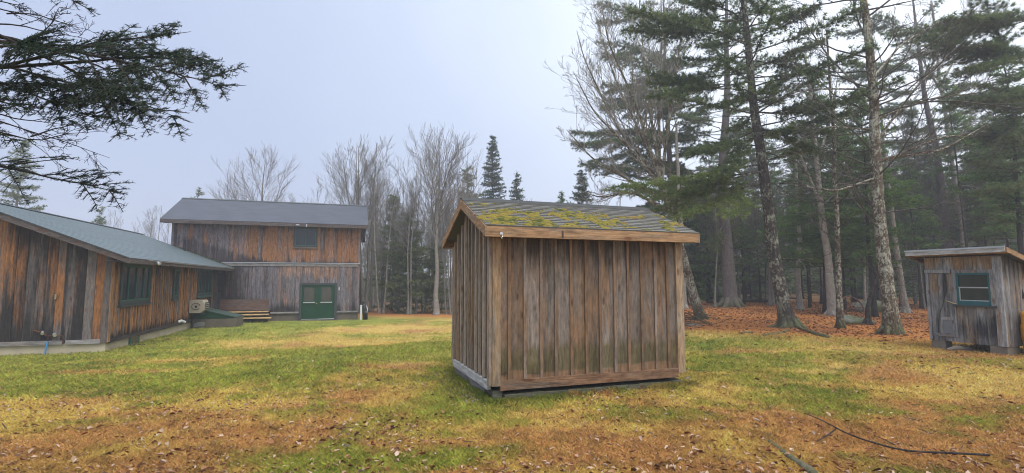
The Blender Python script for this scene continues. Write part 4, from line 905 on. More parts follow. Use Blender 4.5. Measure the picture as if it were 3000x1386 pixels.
# orange-yellow tub at the edge of the picture
p = coop_world(1.71, .50, 0); zg = gzf(p[0], p[1]); t = thing('plastic_drum', 'orange yellow rounded plastic drum beside the small lean-to shed', 'drum', (p[0], p[1], zg), -1.2)
mb = MB(); mb.tube([(0, 0, .0), (0, 0, .03), (0, 0, .12), (0, 0, .30), (0, 0, .33), (0, 0, .60), (0, 0, .63), (0, 0, .80), (0, 0, .87), (0, 0, .90)], [.26, .29, .30, .30, .315, .315, .30, .30, .28, .20], 28); mb.build('body', m_orange, t, True)
mb = MB(); mb.tube([(.12, 0, .895), (.12, 0, .93)], .035, 10); mb.build('bung', m_black, t)
p = coop_world(1.50, .92, 0); zg = gzf(p[0], p[1]); t = thing('garden_tool', 'long handled tool leaning on the right side wall of the lean-to shed', 'tool', (p[0], p[1], zg))
q = coop_world(1.405, .60, 1.05) - np.array([p[0], p[1], zg]); mb = MB(); mb.tube([(0, 0, .08), q], .014, 6); mb.build('handle', MW['greytrim'], t)
mb = MB(); mb.tube([q + (.0, .0, -.1), q + (-.01, .03, .12)], [.03, .02], 8); mb.build('grip', m_black, t); mb = MB(); mb.box(-.09, .09, -.01, .01, .0, .1); mb.build('blade', m_rust, t)

# ------------------------------------------------------------------ trees
def unit(v): v = np.asarray(v, float); return v / (np.linalg.norm(v) + 1e-9)
def smooth_path(pts, n):
    pts = np.asarray(pts, float); s = np.concatenate([[0], np.cumsum(np.linalg.norm(np.diff(pts, axis=0), axis=1))]); u = np.linspace(0, s[-1], n)
    out = np.stack([np.interp(u, s, pts[:, i_]) for i_ in range(3)], 1)
    for _ in range(3): out[1:-1] = .25 * out[:-2] + .5 * out[1:-1] + .25 * out[2:]
    return out

class Twigs:
    def __init__(s): s.a = []; s.b = []; s.r = []; s.q = []
    def grow(s, p, d, L, r, depth, rng, curve=.25, up=.18, nseg=4, ratio=.62, kids=(3, 5), ang=.75, start=.25, minr=.004):
        p = np.asarray(p, float); d = unit(d); step = L / nseg; pts = [p]; ds = [d]
        for k_ in range(nseg):
            d = unit(d + rng.standard_normal(3) * curve * .4 + np.array([0, 0, up])); q = p + d * step
            r0 = max(minr, r * (1 - .75 * k_ / nseg)); r1 = max(minr, r * (1 - .75 * (k_ + 1) / nseg))
            s.a.append(p); s.b.append(q); s.r.append(r0); s.q.append(r1); p = q; pts.append(p); ds.append(d)
        if depth <= 0: return
        nk = rng.integers(kids[0], kids[1] + 1)
        for k_ in range(nk):
            f = start + (1 - start) * (k_ + rng.random()) / nk; i_ = min(nseg - 1, int(f * nseg)); w = f * nseg - i_
            bp = pts[i_] * (1 - w) + pts[i_ + 1] * w; bd = ds[i_ + 1]
            sd = unit(np.cross(bd, rng.standard_normal(3))); a_ = ang * rng.uniform(.6, 1.25)
            s.grow(bp, bd * math.cos(a_) + sd * math.sin(a_), L * ratio * rng.uniform(.7, 1.2) * (1.15 - .5 * f), max(minr, r * .55 * (1.1 - .4 * f)), depth - 1, rng, curve, up, max(2, nseg - 1), ratio, kids, ang, start, minr)
    def into(s, mb, split=.02):
        a, b, r0, r1 = np.array(s.a), np.array(s.b), np.array(s.r), np.array(s.q)
        big = r0 > split
        mb.segs(a[big], b[big], r0[big], r1[big], 6); mb.segs(a[~big], b[~big], r0[~big], r1[~big], 3)

def trunk_tube(mb, path, r0, r1, rng, n=12, flare=1.9, m=40):
    P = smooth_path(path, m); z = np.linspace(0, 1, m); L = np.linalg.norm(np.diff(P, axis=0), axis=1).sum()
    r = (r0 + (r1 - r0) * z ** .9) * (1 + (flare - 1) * np.exp(-z * L / .35)); P[:, 0] += np.interp(z, np.linspace(0, 1, 9), rng.standard_normal(9) * r0 * .18)
    mb.tube(P, r, n, True, .035, rng); return P, r

def bare_tree(name, label, base, height, rng_seed, stems=1, spread=.5, r0=.16, clear=.3, bark='far', twigm=None, depth=4, group=None, lean=(0, 0), up=.16, kids=(3, 5), nl=12, minr=.005):
    """leafless tree: steep long limbs rise from the stem to the edge of an egg shaped crown, fine twigs along them"""
    rg = np.random.default_rng(rng_seed); tr_ = MB(); cr = MB(); T = Twigs()
    for k_ in range(stems):
        az = k_ * 6.283 / stems + rg.uniform(0, .8); off = np.array([math.cos(az), math.sin(az), 0]) * (.2 if stems > 1 else 0); hh = height * rg.uniform(.88, 1.0) if stems > 1 else height
        tip = np.array([lean[0], lean[1], hh]) + off * (hh * .5 if stems > 1 else 0)
        path = [off * .6 + (0, 0, -.15), off + tip * .12 * np.array([.5, .5, 1]), tip * .45 * np.array([.6, .6, 1]) + off + rg.standard_normal(3) * .1, tip * .75 + rg.standard_normal(3) * .15, tip]
        P, r = trunk_tube(tr_, path, r0 * (.75 if stems > 1 else 1), .012, rg)
        for j_ in range(nl):
            f = clear + (.95 - clear) * ((j_ + rg.random()) / nl); i_ = min(len(P) - 2, int(f * (len(P) - 1))); a_ = rg.uniform(0, 6.283) + j_ * 2.4; g_ = (f - clear) / (1 - clear); el = rg.uniform(.55, .95) + .35 * g_
            d = np.array([math.cos(a_) * math.cos(el), math.sin(a_) * math.cos(el), math.sin(el)])
            L = hh * spread * (1 - .82 * g_) * rg.uniform(.75, 1.08) + .25
            T.grow(P[i_], d, L, max(.014, r[i_] * .36), 2, rg, .16, up * .55, 8, .42, (int(3 + L * 1.7), int(5 + L * 2.2)), .6, .16, minr)
    T.into(cr)
    t = thing(name, label, 'tree', base, 0, group); tr_.build('trunk', BK[bark], t, True); cr.build('crown', BK[twigm or 'twig'], t); return t

def copy_thing(o, loc, rz, sc, label=None, group=None):
    c_ = o.copy(); COL.objects.link(c_); c_.location = loc; c_.rotation_euler = (0, 0, rz); c_.scale = (sc, sc, sc)
    if label: c_['label'] = label
    if group: c_['group'] = group
    for ch in list(o.children):
        d = ch.copy(); COL.objects.link(d); d.parent = c_
    return c_

def frond(wood, P_, D_, start, d, L, rng, sag=.25, width=.45, step=.09, r=.02, gap=.12, upturn=0.0, tilt=0.0):
    """one conifer bough: a curved axis with side sprays; collects needle points and their directions"""
    d = unit(d); n = max(5, int(L / .25)); side = unit(np.cross(d, (0, 0, 1))); u = np.linspace(0, 1, n)
    ax = start[None] + d[None] * (u * L)[:, None] + np.array([0, 0, 1.0])[None] * (-sag * L * u ** 1.6 + upturn * L * u ** 3)[:, None] + side[None] * (np.cumsum(rng.standard_normal(n)) * .012 * L)[:, None]
    wood.tube(ax, np.linspace(r, .005, n), 5, False)
    s = gap
    while s < .98:
        p = np.array([np.interp(s, u, ax[:, i_]) for i_ in range(3)]); lat = width * L * (1 - s) ** .8 * (.35 + s * .9) * rng.uniform(.6, 1.2) + .08
        for sg in (-1, 1):
            if rng.random() < .15: continue
            dd = unit(side * sg + d * rng.uniform(.5, 1.0) + np.array([0, 0, rng.uniform(-.3, .15) + tilt * sg])); k_ = max(2, int(lat / step)); uu = np.linspace(.12, 1, k_)
            q = p[None] + dd[None] * (uu * lat)[:, None] + np.array([0, 0, -.12 * lat])[None] * (uu ** 2)[:, None] + rng.standard_normal((k_, 3)) * .04 + np.array([0, 0, 1.0]) * np.abs(rng.standard_normal((k_, 1))) * .05
            P_.append(q); D_.append(np.tile(dd, (k_, 1)))
            if lat > .25: wood.segs([p], [q[-1]], np.array([.006]), np.array([.003]), 3)
        P_.append(p[None] + rng.standard_normal((2, 3)) * .02); D_.append(np.tile(d, (2, 1))); s += step / L * 1.15

def conifer(name, label, base, height, seed, rad=.22, clear=.08, leaf='fir', bark='dark', r0=.12, dens=1.0, droop=.15, nl=.22, nw=.05, nk=5, group=None, step=.16, spread=.45, dead=0, cat='tree', sparse=.0, rag=(.4, 1.2)):
    rg = np.random.default_rng(seed); tr_ = MB(); cr = MB(); tip = np.array([rg.normal(0, .02), rg.normal(0, .02), 1]) * height
    P, r = trunk_tube(tr_, [(0, 0, -.15), tip * .3 + rg.standard_normal(3) * .05, tip * .7 + rg.standard_normal(3) * .05, tip], r0, .012, rg, 9, 1.6, 24)
    PP, DD = [], []; z = clear * height
    while z < height * .985:
        f = z / height; L = height * rad * (1 - f) ** .8 * (1 - .4 * sstep(.25, .0, (f - clear) / (1 - clear + 1e-6))) + .12; nb = max(3, int(rg.integers(4, 7) * dens)); a0 = rg.uniform(0, 6.283)
        for b_ in range(nb):
            if rg.random() < sparse: continue
            a_ = a0 + b_ * 6.283 / nb + rg.normal(0, .25); p = np.array([np.interp(z, P[:, 2], P[:, 0]), np.interp(z, P[:, 2], P[:, 1]), z + rg.normal(0, .16)])
            el = .45 * f - .1 + rg.normal(0, .12); d = np.array([math.cos(a_), math.sin(a_), el])
            frond(tr_, PP, DD, p, d, L * rg.uniform(*rag), rg, droop * (1 - .5 * f), spread, step, max(.008, r0 * .16 * (1 - f) + .006), .1, droop * .5)
        z += (.34 + .018 * height) * rg.uniform(.45, 1.25) * (1.1 - .5 * f)
    for k_ in range(dead):
        z = rg.uniform(.06, clear) * height; a_ = rg.uniform(0, 6.283); p = np.array([np.interp(z, P[:, 2], P[:, 0]), np.interp(z, P[:, 2], P[:, 1]), z]); T = Twigs()
        T.grow(p, (math.cos(a_), math.sin(a_), rg.uniform(-.3, .1)), rg.uniform(.6, 1.9), .014, 1, rg, .3, -.03, 4, .5, (2, 4), .8, .3, .004); T.into(tr_)
    if PP:
        A, B = np.concatenate(PP), np.concatenate(DD); cr.needles(A, B, nk, nl, nw, .55, rg, None, .12)
    t = thing(name, label, cat, base, rg.uniform(0, 6.28), group); tr_.build('trunk', BK[bark], t, True); cr.build('crown', LF[leaf], t); return t

def G(px, py): return ground_hit(px, py)
def place(x, y): return np.array([x, y, gzf(x, y) - .02])

# --- big white pines on the right, trunks follow the photograph
def pine(label, path_px, depth, r0, seed, boughs, topz, nb=30, first=4.5, leaf='pine', bark='pine', low=(), dead=14, blen=(2.2, 4.0)):
    rg = np.random.default_rng(seed); base = G(*path_px[0]); y = base[1]; pts = [at(a, b, y) for a, b in path_px]; pts[0] = base.copy()
    d = unit(pts[-1] - pts[-2]); zt = pts[-1][2]; k_ = max(0, topz - zt)
    pts += [pts[-1] + d * k_ * .5 / d[2] * 1.0, pts[-1] + np.array([d[0] * .6, 0, d[2]]) * k_ / d[2]]
    loc = base + np.array([0, 0, -.05]); pts = [q - loc for q in pts]; pts[0][2] -= .15
    t = thing('pine_tree', label, 'tree', loc); tr_ = MB(); cr = MB(); lo = MB()
    P, r = trunk_tube(tr_, pts, r0, .05, rg, 16, 1.75, 60)
    for k_ in range(7):                                    # root flares
        a_ = k_ * .9 + rg.uniform(0, .5); q = np.array([math.cos(a_), math.sin(a_), 0]); l_ = r0 * rg.uniform(1.8, 3.4)
        tr_.tube([P[1] + q * r0 * .8 + (0, 0, .25), q * r0 * 1.6 + (0, 0, .10), q * l_ + (0, 0, .0), q * (l_ * 1.6) + (0, 0, -.08)], [r0 * .4, r0 * .36, r0 * .24, r0 * .1], 8)
    PP, DD = [], []; Q1, Q2 = [], []
    at_z = lambda z: np.array([np.interp(z, P[:, 2], P[:, 0]), np.interp(z, P[:, 2], P[:, 1]), z])
    for k_ in range(nb):
        z = first + (topz - first) * ((k_ + rg.random()) / nb); f = (z - first) / (topz - first); a_ = k_ * 2.399 + rg.normal(0, .4)
        L = rg.uniform(*blen) * (1 - .55 * f) ; d = np.array([math.cos(a_), math.sin(a_), rg.uniform(.0, .35)])
        frond(tr_, PP, DD, at_z(z), d, L, rg, .10, .36, .13, .03, .35, .12)
    for (a, b, c_, e_, br) in boughs:                      # boughs read off the photograph: trunk pixel -> tip pixel
        s_ = at_z(at(a, b, y)[2] - loc[2]); tip = at(c_, e_, y + rg.uniform(-1.8, .4)) - loc; v = tip - s_; L = np.linalg.norm(v)
        frond(tr_, Q1 if br else PP, Q2 if br else DD, s_, v, L, rg, .04, .34, .10, .035, .3, .06)
        frond(tr_, Q1 if br else PP, Q2 if br else DD, s_ + v * .25, v + rg.standard_normal(3) * .35 * L, L * .75, rg, .08, .34, .10, .02, .2, .06)
    for k_ in range(dead):
        z = rg.uniform(2.2, first + 3); a_ = rg.uniform(0, 6.283); T = Twigs(); T.grow(at_z(z), (math.cos(a_), math.sin(a_), rg.uniform(-.25, .25)), rg.uniform(1.0, 3.0), .02, 2, rg, .35, .0, 5, .55, (2, 4), .7, .3, .004); T.into(tr_)
    cr.needles(np.concatenate(PP), np.concatenate(DD), 19, .19, .022, .6, rg, None, .05)
    tr_.build('trunk', BK[bark], t, True); cr.build('crown', LF[leaf], t)
    if Q1: lo.needles(np.concatenate(Q1), np.concatenate(Q2), 10, .18, .020, .55, rg, None, .1); lo.build('crown', LF['pinelow'], t)['label'] = 'bright yellow green lower boughs'
    return t

pine('tall leaning pine with a dark lichen flecked trunk standing in red needles', [(2315, 960), (2290, 830), (2262, 700), (2240, 550), (2225, 430), (2205, 280), (2190, 130), (2172, 0)], 17.4, .235, 101,
     [(2190, 235, 1900, 285, 0), (2180, 120, 1830, 40, 0), (2200, 300, 2330, 250, 0), (2225, 400, 2030, 450, 0), (2210, 330, 2420, 330, 0), (2230, 460, 2090, 510, 1), (2230, 470, 2380, 440, 1), (2235, 500, 1880, 590, 1), (2240, 520, 2010, 640, 1), (2195, 200, 2420, 120, 0), (2185, 80, 2400, 20, 0), (2240, 480, 1780, 560, 1), (2185, 60, 1960, -60, 0), (2225, 380, 2440, 390, 0), (2230, 400, 2330, 372, 1), (2232, 425, 2150, 425, 1), (2215, 290, 2120, 300, 1), (2215, 280, 2270, 268, 1), (2240, 500, 1960, 540, 1), (2242, 540, 2040, 565, 1)], 15.5, 54, 6.6, dead=24, blen=(2.4, 4.4))
pine('thick twin stemmed pine with a pinkish grey trunk behind the brown shed', [(2139, 899), (2125, 780), (2118, 640), (2120, 500), (2128, 330), (2128, 150), (2125, 0)], 30, .42, 102,
     [(2118, 560, 1760, 560, 1), (2120, 500, 1700, 480, 0), (2120, 600, 1880, 620, 0), (2118, 600, 2160, 700, 1), (2125, 300, 1750, 330, 0), (2125, 380, 1680, 420, 0), (2126, 200, 1760, 160, 0), (2118, 650, 2070, 730, 1), (2120, 520, 1850, 470, 0), (2125, 420, 1850, 380, 0)], 22, 50, 9.0, 'pine', 'pinegrey', blen=(3.0, 5.5))
pine('straight dark pine rising behind the small lean-to shed', [(2790, 900), (2775, 720), (2762, 560), (2735, 400), (2705, 240), (2688, 100), (2680, 0)], 24, .30, 103,
     [(2700, 210, 2480, 190, 0), (2700, 160, 2920, 60, 0), (2720, 300, 2960, 270, 0), (2690, 90, 2460, 40, 0), (2720, 330, 2540, 330, 0), (2740, 420, 2960, 420, 0)], 18, 46, 7.2, 'pine', 'pinegrey', blen=(2.5, 4.6))
pine('pine with low sweeping boughs at the right edge of the woods', [(3090, 950), (3080, 700), (3070, 400), (3060, 100), (3055, 0)], 20, .26, 104,
     [(3060, 140, 2830, 210, 0), (3060, 60, 2760, 60, 0), (3060, 280, 2800, 300, 0), (3070, 420, 2840, 400, 0), (3065, 200, 2700, 120, 0), (3070, 520, 2880, 560, 0)], 16, 36, 5.0, 'pine', 'pine', blen=(2.0, 3.8))
pine('pine with ragged grey green crown behind the bare leaning maple', [(1985, 893), (1975, 700), (1965, 500), (1950, 300), (1945, 100), (1940, 0)], 33, .3, 105,
     [(1950, 280, 1760, 300, 0), (1950, 160, 1750, 120, 0), (1960, 420, 1720, 480, 0), (1945, 60, 1740, 20, 0), (1960, 350, 2070, 330, 0)], 21, 52, 6.5, 'pine', 'pinegrey', blen=(2.6, 4.4))

# --- hero bare trees on the right
def limbed(name, label, trunk_px, r0, bark, seed, limbs, rand, twigm='twig', rtop=.03, ext=3.0, up=.06, depth=2, lim_r=.07, leafred=False, flare=1.7, base=None, minr=.005):
    rg = np.random.default_rng(seed); base = G(*trunk_px[0]) if base is None else base; y = base[1]; pts = [at(a, b, y) for a, b in trunk_px]; pts[0] = base.copy(); loc = base + np.array([0, 0, -.05])
    if ext: pts.append(pts[-1] + unit(pts[-1] - pts[-2]) * ext)
    pts = [q - loc for q in pts]; pts[0][2] -= .12; t = thing(name, label, 'tree', loc); tr_ = MB(); cr = MB(); T = Twigs()
    P, r = trunk_tube(tr_, pts, r0, rtop, rg, 14, flare, 60); at_z = lambda z: np.array([np.interp(z, P[:, 2], P[:, 0]), np.interp(z, P[:, 2], P[:, 1]), z])
    for k_ in range(5):
        a_ = k_ * 1.26 + rg.uniform(0, .6); q = np.array([math.cos(a_), math.sin(a_), 0]); tr_.tube([q * r0 * .8 + (0, 0, .28), q * r0 * 1.5 + (0, 0, .1), q * r0 * 2.6 + (0, 0, -.06)], [r0 * .38, r0 * .3, r0 * .1], 7)
    for lm in limbs:
        dy = lm[-1] if not isinstance(lm[-1], tuple) else 0.0; px = [q for q in lm if isinstance(q, tuple)]; m_ = len(px)
        L = [at(a, b, y + dy * i_ / (m_ - 1)) - loc for i_, (a, b) in enumerate(px)]; L[0] = at_z(L[0][2]); Pm = smooth_path(L, 24); ln = np.linalg.norm(np.diff(Pm, axis=0), axis=1).sum()
        rr = np.linspace(lim_r * min(1, ln / 4 + .2), .012, 24); tr_.tube(Pm, rr, 8, False)
        for k_ in range(int(4 + ln * 1.8)):
            f = rg.uniform(.2, .98); i_ = int(f * 22); d = unit(Pm[i_ + 1] - Pm[i_]); sd = unit(np.cross(d, rg.standard_normal(3))); a_ = rg.uniform(.3, .7)
            T.grow(Pm[i_], d * math.cos(a_) + sd * math.sin(a_), (.6 + ln * .26) * (1.15 - .6 * f) * rg.uniform(.6, 1.2), max(.012, rr[i_] * .5), depth, rg, .3, up, 4, .6, (2, 4), .6, .25, minr)
    z0, z1, n_, l0, l1 = rand
    for k_ in range(n_):
        z = rg.uniform(z0, z1); a_ = rg.uniform(0, 6.283); T.grow(at_z(z), (math.cos(a_), math.sin(a_) * .8, rg.uniform(-.05, .5)), rg.uniform(l0, l1), .028, 3, rg, .28, up * .4, 6, .5, (2, 4), .65, .25, .004)
    T.into(cr); tr_.build('trunk', BK[bark], t, True); cr.build('crown', BK[twigm], t); return t

limbed('maple_tree', 'bare maple with a broad mottled lichen covered trunk left of the lean-to shed', [(2609, 980), (2602, 860), (2590, 720), (2576, 550), (2562, 400), (2552, 250), (2543, 100), (2530, 0)], .20, 'maple', 201,
       [((2562, 380), (2420, 370), (2330, 420), 1.0), ((2575, 520), (2450, 560), (2350, 545), -.6), ((2550, 230), (2640, 130), (2740, 70), 1.5), ((2560, 350), (2720, 290), (2880, 270), -1.0), ((2553, 262), (2400, 260), (2300, 275), .8), ((2545, 130), (2512, 60), (2490, -60), 0.5), ((2590, 470), (2760, 440), (2900, 360), 1.0), ((2575, 420), (2680, 260), (2800, 140), -1.0), ((2556, 300), (2430, 170), (2340, 40), 1.0), ((2590, 480), (2760, 400), (2850, 395), 0)], (3.0, 12, 40, 1.5, 4.2), 'twig', .06, 4, lim_r=.04)
limbed('maple_tree', 'leaning bare tree with many pale stems fanning out left of the pines', [(2053, 936), (2025, 830), (1992, 714), (1958, 610), (1930, 520)], .20, 'maple', 202,
       [((1958, 610), (1890, 420), (1800, 230), (1740, 30), 1.5), ((1935, 540), (1900, 300), (1880, 100), (1870, -40), .5), ((1940, 560), (1850, 440), (1740, 330), (1680, 210), -.5), ((1950, 590), (1830, 520), (1740, 470), (1660, 380), .8), ((1930, 520), (1930, 300), (1940, 120), (1935, -60), 1.2), ((1930, 520), (1860, 300), (1780, 120), (1755, -30), -1.0), ((1960, 620), (1850, 560), (1760, 580), (1700, 560), 0), ((1940, 540), (1960, 330), (1990, 150), (2010, -20), -.4), ((1935, 530), (1800, 360), (1710, 170), (1690, 90), 1.2)], (4.6, 6.2, 6, 1.5, 3.2), 'grey', .1, 1.0, .12, 3, .085)
limbed('birch_tree', 'slim straight birch with banded pale trunk left of the mottled maple', [(2463, 961), (2458, 850), (2452, 720), (2447, 560), (2440, 400), (2432, 250)], .10, 'maple', 203, [], (2.5, 8, 22, .8, 2.0), 'twig', .03, 2.0)
limbed('maple_tree', 'grey trunked tree standing just behind the slim banded birch', [(2439, 925), (2428, 800), (2412, 690), (2403, 600), (2395, 480), (2380, 330)], .19, 'grey', 204, [((2403, 600), (2330, 420), (2290, 300), .5), ((2395, 480), (2440, 330), (2460, 180), .5)], (4, 9, 10, 1.2, 2.6), 'twig', .05, 2.5)
limbed('dark_sapling', 'crooked dark sapling bending against the mottled maple trunk', [(2542, 952), (2540, 905), (2552, 860), (2566, 820), (2572, 770)], .09, 'dark', 205, [((2566, 800), (2540, 775), (2535, 770), 0), ((2570, 780), (2620, 765), (2660, 760), .5)], (1.5, 2.2, 3, .4, .9), 'fgtwig', .03, 0, lim_r=.04)
limbed('maple_tree', 'pale leaning tree trunk between the mottled maple and lean-to shed', [(2654, 917), (2640, 830), (2625, 740), (2615, 640), (2600, 500)], .15, 'grey', 206, [], (5, 9, 12, 1.2, 2.8), 'twig', .05, 3)
limbed('maple_tree', 'pale crooked trunk leaning left above the roof of the lean-to shed', [(2850, 905), (2828, 740), (2812, 620), (2785, 440), (2756, 250), (2742, 120)], .17, 'grey', 207, [((2790, 470), (2850, 330), (2900, 200), 1.0), ((2760, 270), (2700, 170), (2680, 60), .5), ((2756, 250), (2820, 130), (2850, 20), .5)], (5, 11, 12, 1.2, 3), 'grey', .05, 2.5)
limbed('maple_tree', 'slender grey trunk right of the leaning pine in the woods', [(2345, 908), (2340, 800), (2342, 690), (2335, 560)], .14, 'grey', 208, [], (5, 9, 12, 1, 2.2), 'twig', .05, 4)
limbed('maple_tree', 'grey trunk rising directly beside the right wall of the brown shed', [(2003, 905), (2000, 800), (1996, 690), (1990, 560)], .20, 'grey', 209, [], (6, 11, 10, 1.2, 2.4), 'twig', .06, 4)

# --- conifers with a place of their own
conifer('fir_tree', 'dark full fir between the tall leaning pine and the mottled maple', place(15.2, 24.5), 12.0, 301, .32, .22, 'fir', 'dark', .13, 1.05, .22, .20, .035, 5, None, .12, dead=14)
conifer('fir_tree', 'dark drooping fir just left of the mottled maple', place(16.0, 22.3), 10.5, 302, .32, .26, 'fir', 'dark', .11, 1.0, .22, .20, .035, 5, None, .12, dead=12)
conifer('fir_tree', 'dense dark fir over the right end of the lean-to shed roof', place(22.0, 21.5), 12.5, 303, .26, .34, 'fir', 'dark', .14, 1.05, .22, .2, .035, 5, None, .12, dead=12)
conifer('fir_tree', 'dark fir in the shade right behind the roof corner of the brown shed', place(11.4, 33), 9.5, 304, .26, .10, 'firdark', 'dark', .12, 1.1, .2, .22, .045, 5, None, .14)
conifer('fir_tree', 'bushy fir low behind the thick twin stemmed pine', place(14.2, 36), 8.5, 305, .28, .06, 'fir', 'dark', .12, 1.1, .2, .22, .045, 5, None, .14)
conifer('spruce_tree', 'tall dark spruce spire standing above the ridge of the brown shed', place(-1.57, 45), 15.3, 306, .165, .05, 'firdark', 'dark', .16, 1.5, .16, .18, .045, 6, None, .13, rag=(.6, 1.15))
conifer('spruce_tree', 'second shorter spruce just right of the tall dark spire', place(.25, 46), 12.4, 307, .17, .05, 'firdark', 'dark', .14, 1.3, .16, .18, .045, 5, None, .14, rag=(.5, 1.2))
conifer('spruce_tree', 'narrow dark spruce above the right half of the shed roof', place(5.6, 40), 11.0, 308, .21, .05, 'firdark', 'dark', .13, 1.1, .12, .24, .05, 6, None, .16)
conifer('spruce_tree', 'slim spruce left of the narrow dark spruce above the shed roof', place(4.6, 43), 9.8, 309, .2, .05, 'fir', 'dark', .12, 1.0, .12, .24, .05, 5, None, .17)
conifer('hemlock_tree', 'broad olive hemlock at the lawn edge between barn and brown shed', place(-6.9, 34.0), 7.2, 310, .36, .05, 'hemlock', 'far', .13, 1.1, .3, .24, .05, 5, None, .14, sparse=.15)
conifer('hemlock_tree', 'smaller olive hemlock right of the broad one at the lawn edge', place(-5.3, 34.6), 4.6, 311, .42, .05, 'hemlock', 'far', .10, 1.1, .25, .22, .045, 5, None, .15)
conifer('hemlock_tree', 'narrow olive hemlock close to the tall bare tree by the barn', place(-8.7, 36.5), 8.6, 316, .26, .05, 'hemlock', 'far', .1, 1.0, .25, .24, .05, 5, None, .15, sparse=.2)
conifer('pine_tree', 'hazy pine behind the bare tree right of the barn', place(-3.9, 41), 11.8, 312, .24, .35, 'hemlock', 'far', .16, 1.0, .08, .24, .05, 5, None, .17, sparse=.25)
conifer('pine_tree', 'pale hazy pine beyond the house roof at the left edge', place(-42, 42), 14.5, 313, .26, .4, 'hemlock', 'far', .22, .9, .08, .28, .05, 5, None, .2, sparse=.25)
conifer('pine_tree', 'short ragged pine beyond the middle of the house roof', place(-39.5, 48), 9.0, 314, .26, .3, 'hemlock', 'far', .14, .9, .08, .28, .05, 4, None, .2, sparse=.35)
conifer('pine_tree', 'grey green pine top just left of the barn ridge', place(-29.2, 46), 10.6, 315, .22, .3, 'hemlock', 'far', .14, .9, .08, .28, .05, 4, None, .2, sparse=.3)

# --- bare trees behind the buildings
bare_tree('maple_tree', 'round crowned bare tree above the left half of the barn roof', place(-20.0, 40), 12.2, 401, 1, .5, .2, .36, 'far', 'far', 4, None, (0, 0), .12, (3, 5), 20, .005)
bare_tree('maple_tree', 'thin bare tree above the middle of the barn roof', place(-16.6, 44), 11.0, 402, 2, .42, .14, .3, 'far', 'far', 4, None, (.4, 0), .14, (3, 5), 12, .005)
bare_tree('maple_tree', 'tall bare tree of several upright stems at the right end of the barn', place(-9.9, 33.5), 11.6, 403, 4, .44, .17, .42, 'far', 'far', 4, None, (-.5, 0), .16, (3, 5), 10, .005)
bare_tree('maple_tree', 'wide bare tree with a pale trunk between barn and brown shed', place(-4.85, 32.3), 11.2, 404, 1, .56, .18, .36, 'grey', 'far', 4, None, (.1, 0), .12, (3, 5), 24, .005)
bare_tree('maple_tree', 'slender bare tree with two pale stems at the lawn edge', place(-8.6, 33.2), 9.5, 405, 2, .34, .10, .4, 'grey', 'twig', 4, None, (.2, 0), .2, (3, 4), 8)
# copies of a few source trees make up the rest of the wood
src = [bare_tree('bare_tree', 'leafless grey tree in the misty thicket between barn and brown shed', place(-10.9, 39), 10.5, 411, 1, .32, .085, .4, 'far', 'far', 4, 'leafless trees in the misty thicket', (.3, 0), .2, (3, 4), 11),
       bare_tree('bare_tree', 'leafless grey tree in the misty thicket between barn and brown shed', place(-3.2, 36.5), 9.0, 412, 1, .3, .06, .45, 'far', 'far', 4, 'leafless trees in the misty thicket', (-.3, 0), .22, (2, 4), 10),
       bare_tree('bare_tree', 'leafless grey tree in the misty thicket between barn and brown shed', place(-6.2, 41), 11.0, 413, 2, .28, .08, .4, 'far', 'far', 4, 'leafless trees in the misty thicket', (.1, .1), .2, (3, 4), 8)]
rp = random.Random(6)
for k_ in range(60):
    y_ = rp.uniform(32.5, 52); x_ = rp.uniform(-11.0, -3.0) * y_ / 36
    copy_thing(rp.choice(src), place(x_, y_), rp.uniform(0, 6.28), rp.uniform(.55, 1.05))
for px, y_, s_ in ((1395, 52, .95), (1560, 60, 1.15), (1600, 55, 1.0), (1650, 58, .95), (1480, 62, 1.0), (1740, 46, .9), (1790, 43, 1.0), (1350, 50, 1.1)):
    copy_thing(rp.choice(src), place((px - 1500) / F_PX * y_, y_), rp.uniform(0, 6.28), s_, 'leafless hazy tree showing above the roof of the brown shed', 'hazy leafless trees above the shed roof')
for px, y_, s_ in ((135, 56, .9), (330, 60, 1.0), (370, 62, .9), (430, 50, 1.05), (465, 56, 1.0), (480, 52, .8), (860, 50, 1.05), (960, 48, 1.0), (1010, 52, 1.0), (700, 54, .9)):
    copy_thing(rp.choice(src), place((px - 1500) / F_PX * y_, y_), rp.uniform(0, 6.28), s_, 'leafless hazy tree standing beyond the roofs of house and barn', 'hazy leafless trees beyond the roofs')

# thin dark spruces with high crowns through the woods on the right
sp = [conifer('spruce_tree', 'thin dark trunked spruce in the shady woods on the right', place(18.0, 36.5), 13, 501, .19, .42, 'fir', 'dark', .09, 1.0, .2, .24, .045, 5, 'thin spruces of the right hand woods', .16, dead=40, sparse=.3),
      conifer('spruce_tree', 'thin dark trunked spruce in the shady woods on the right', place(21.6, 36.5), 12, 502, .22, .33, 'hemlock', 'dark', .08, 1.0, .2, .24, .045, 5, 'thin spruces of the right hand woods', .16, dead=40, sparse=.35),
      conifer('spruce_tree', 'thin dark trunked spruce in the shady woods on the right', place(24.7, 36.5), 14, 503, .18, .5, 'fir', 'dark', .10, 1.0, .2, .24, .045, 5, 'thin spruces of the right hand woods', .16, dead=50, sparse=.4)]
spots = [(2500, 36, 1.0), (2521, 46, 1.1), (2657, 48, 1.05), (2708, 30, .9), (2845, 27, .95), (2870, 31, 1.0), (2888, 29, .9), (2914, 34, 1.0), (2951, 28, 1.0), (2992, 33, 1.1), (2240, 38, 1.0), (2180, 40, 1.0), (2060, 44, 1.0), (2100, 47, 1.1), (2290, 44, 1.0), (2400, 42, 1.0), (2460, 38, .95), (2570, 40, 1.0), (2610, 37, .95), (2690, 42, 1.0), (2760, 38, .95), (2800, 44, 1.05)]
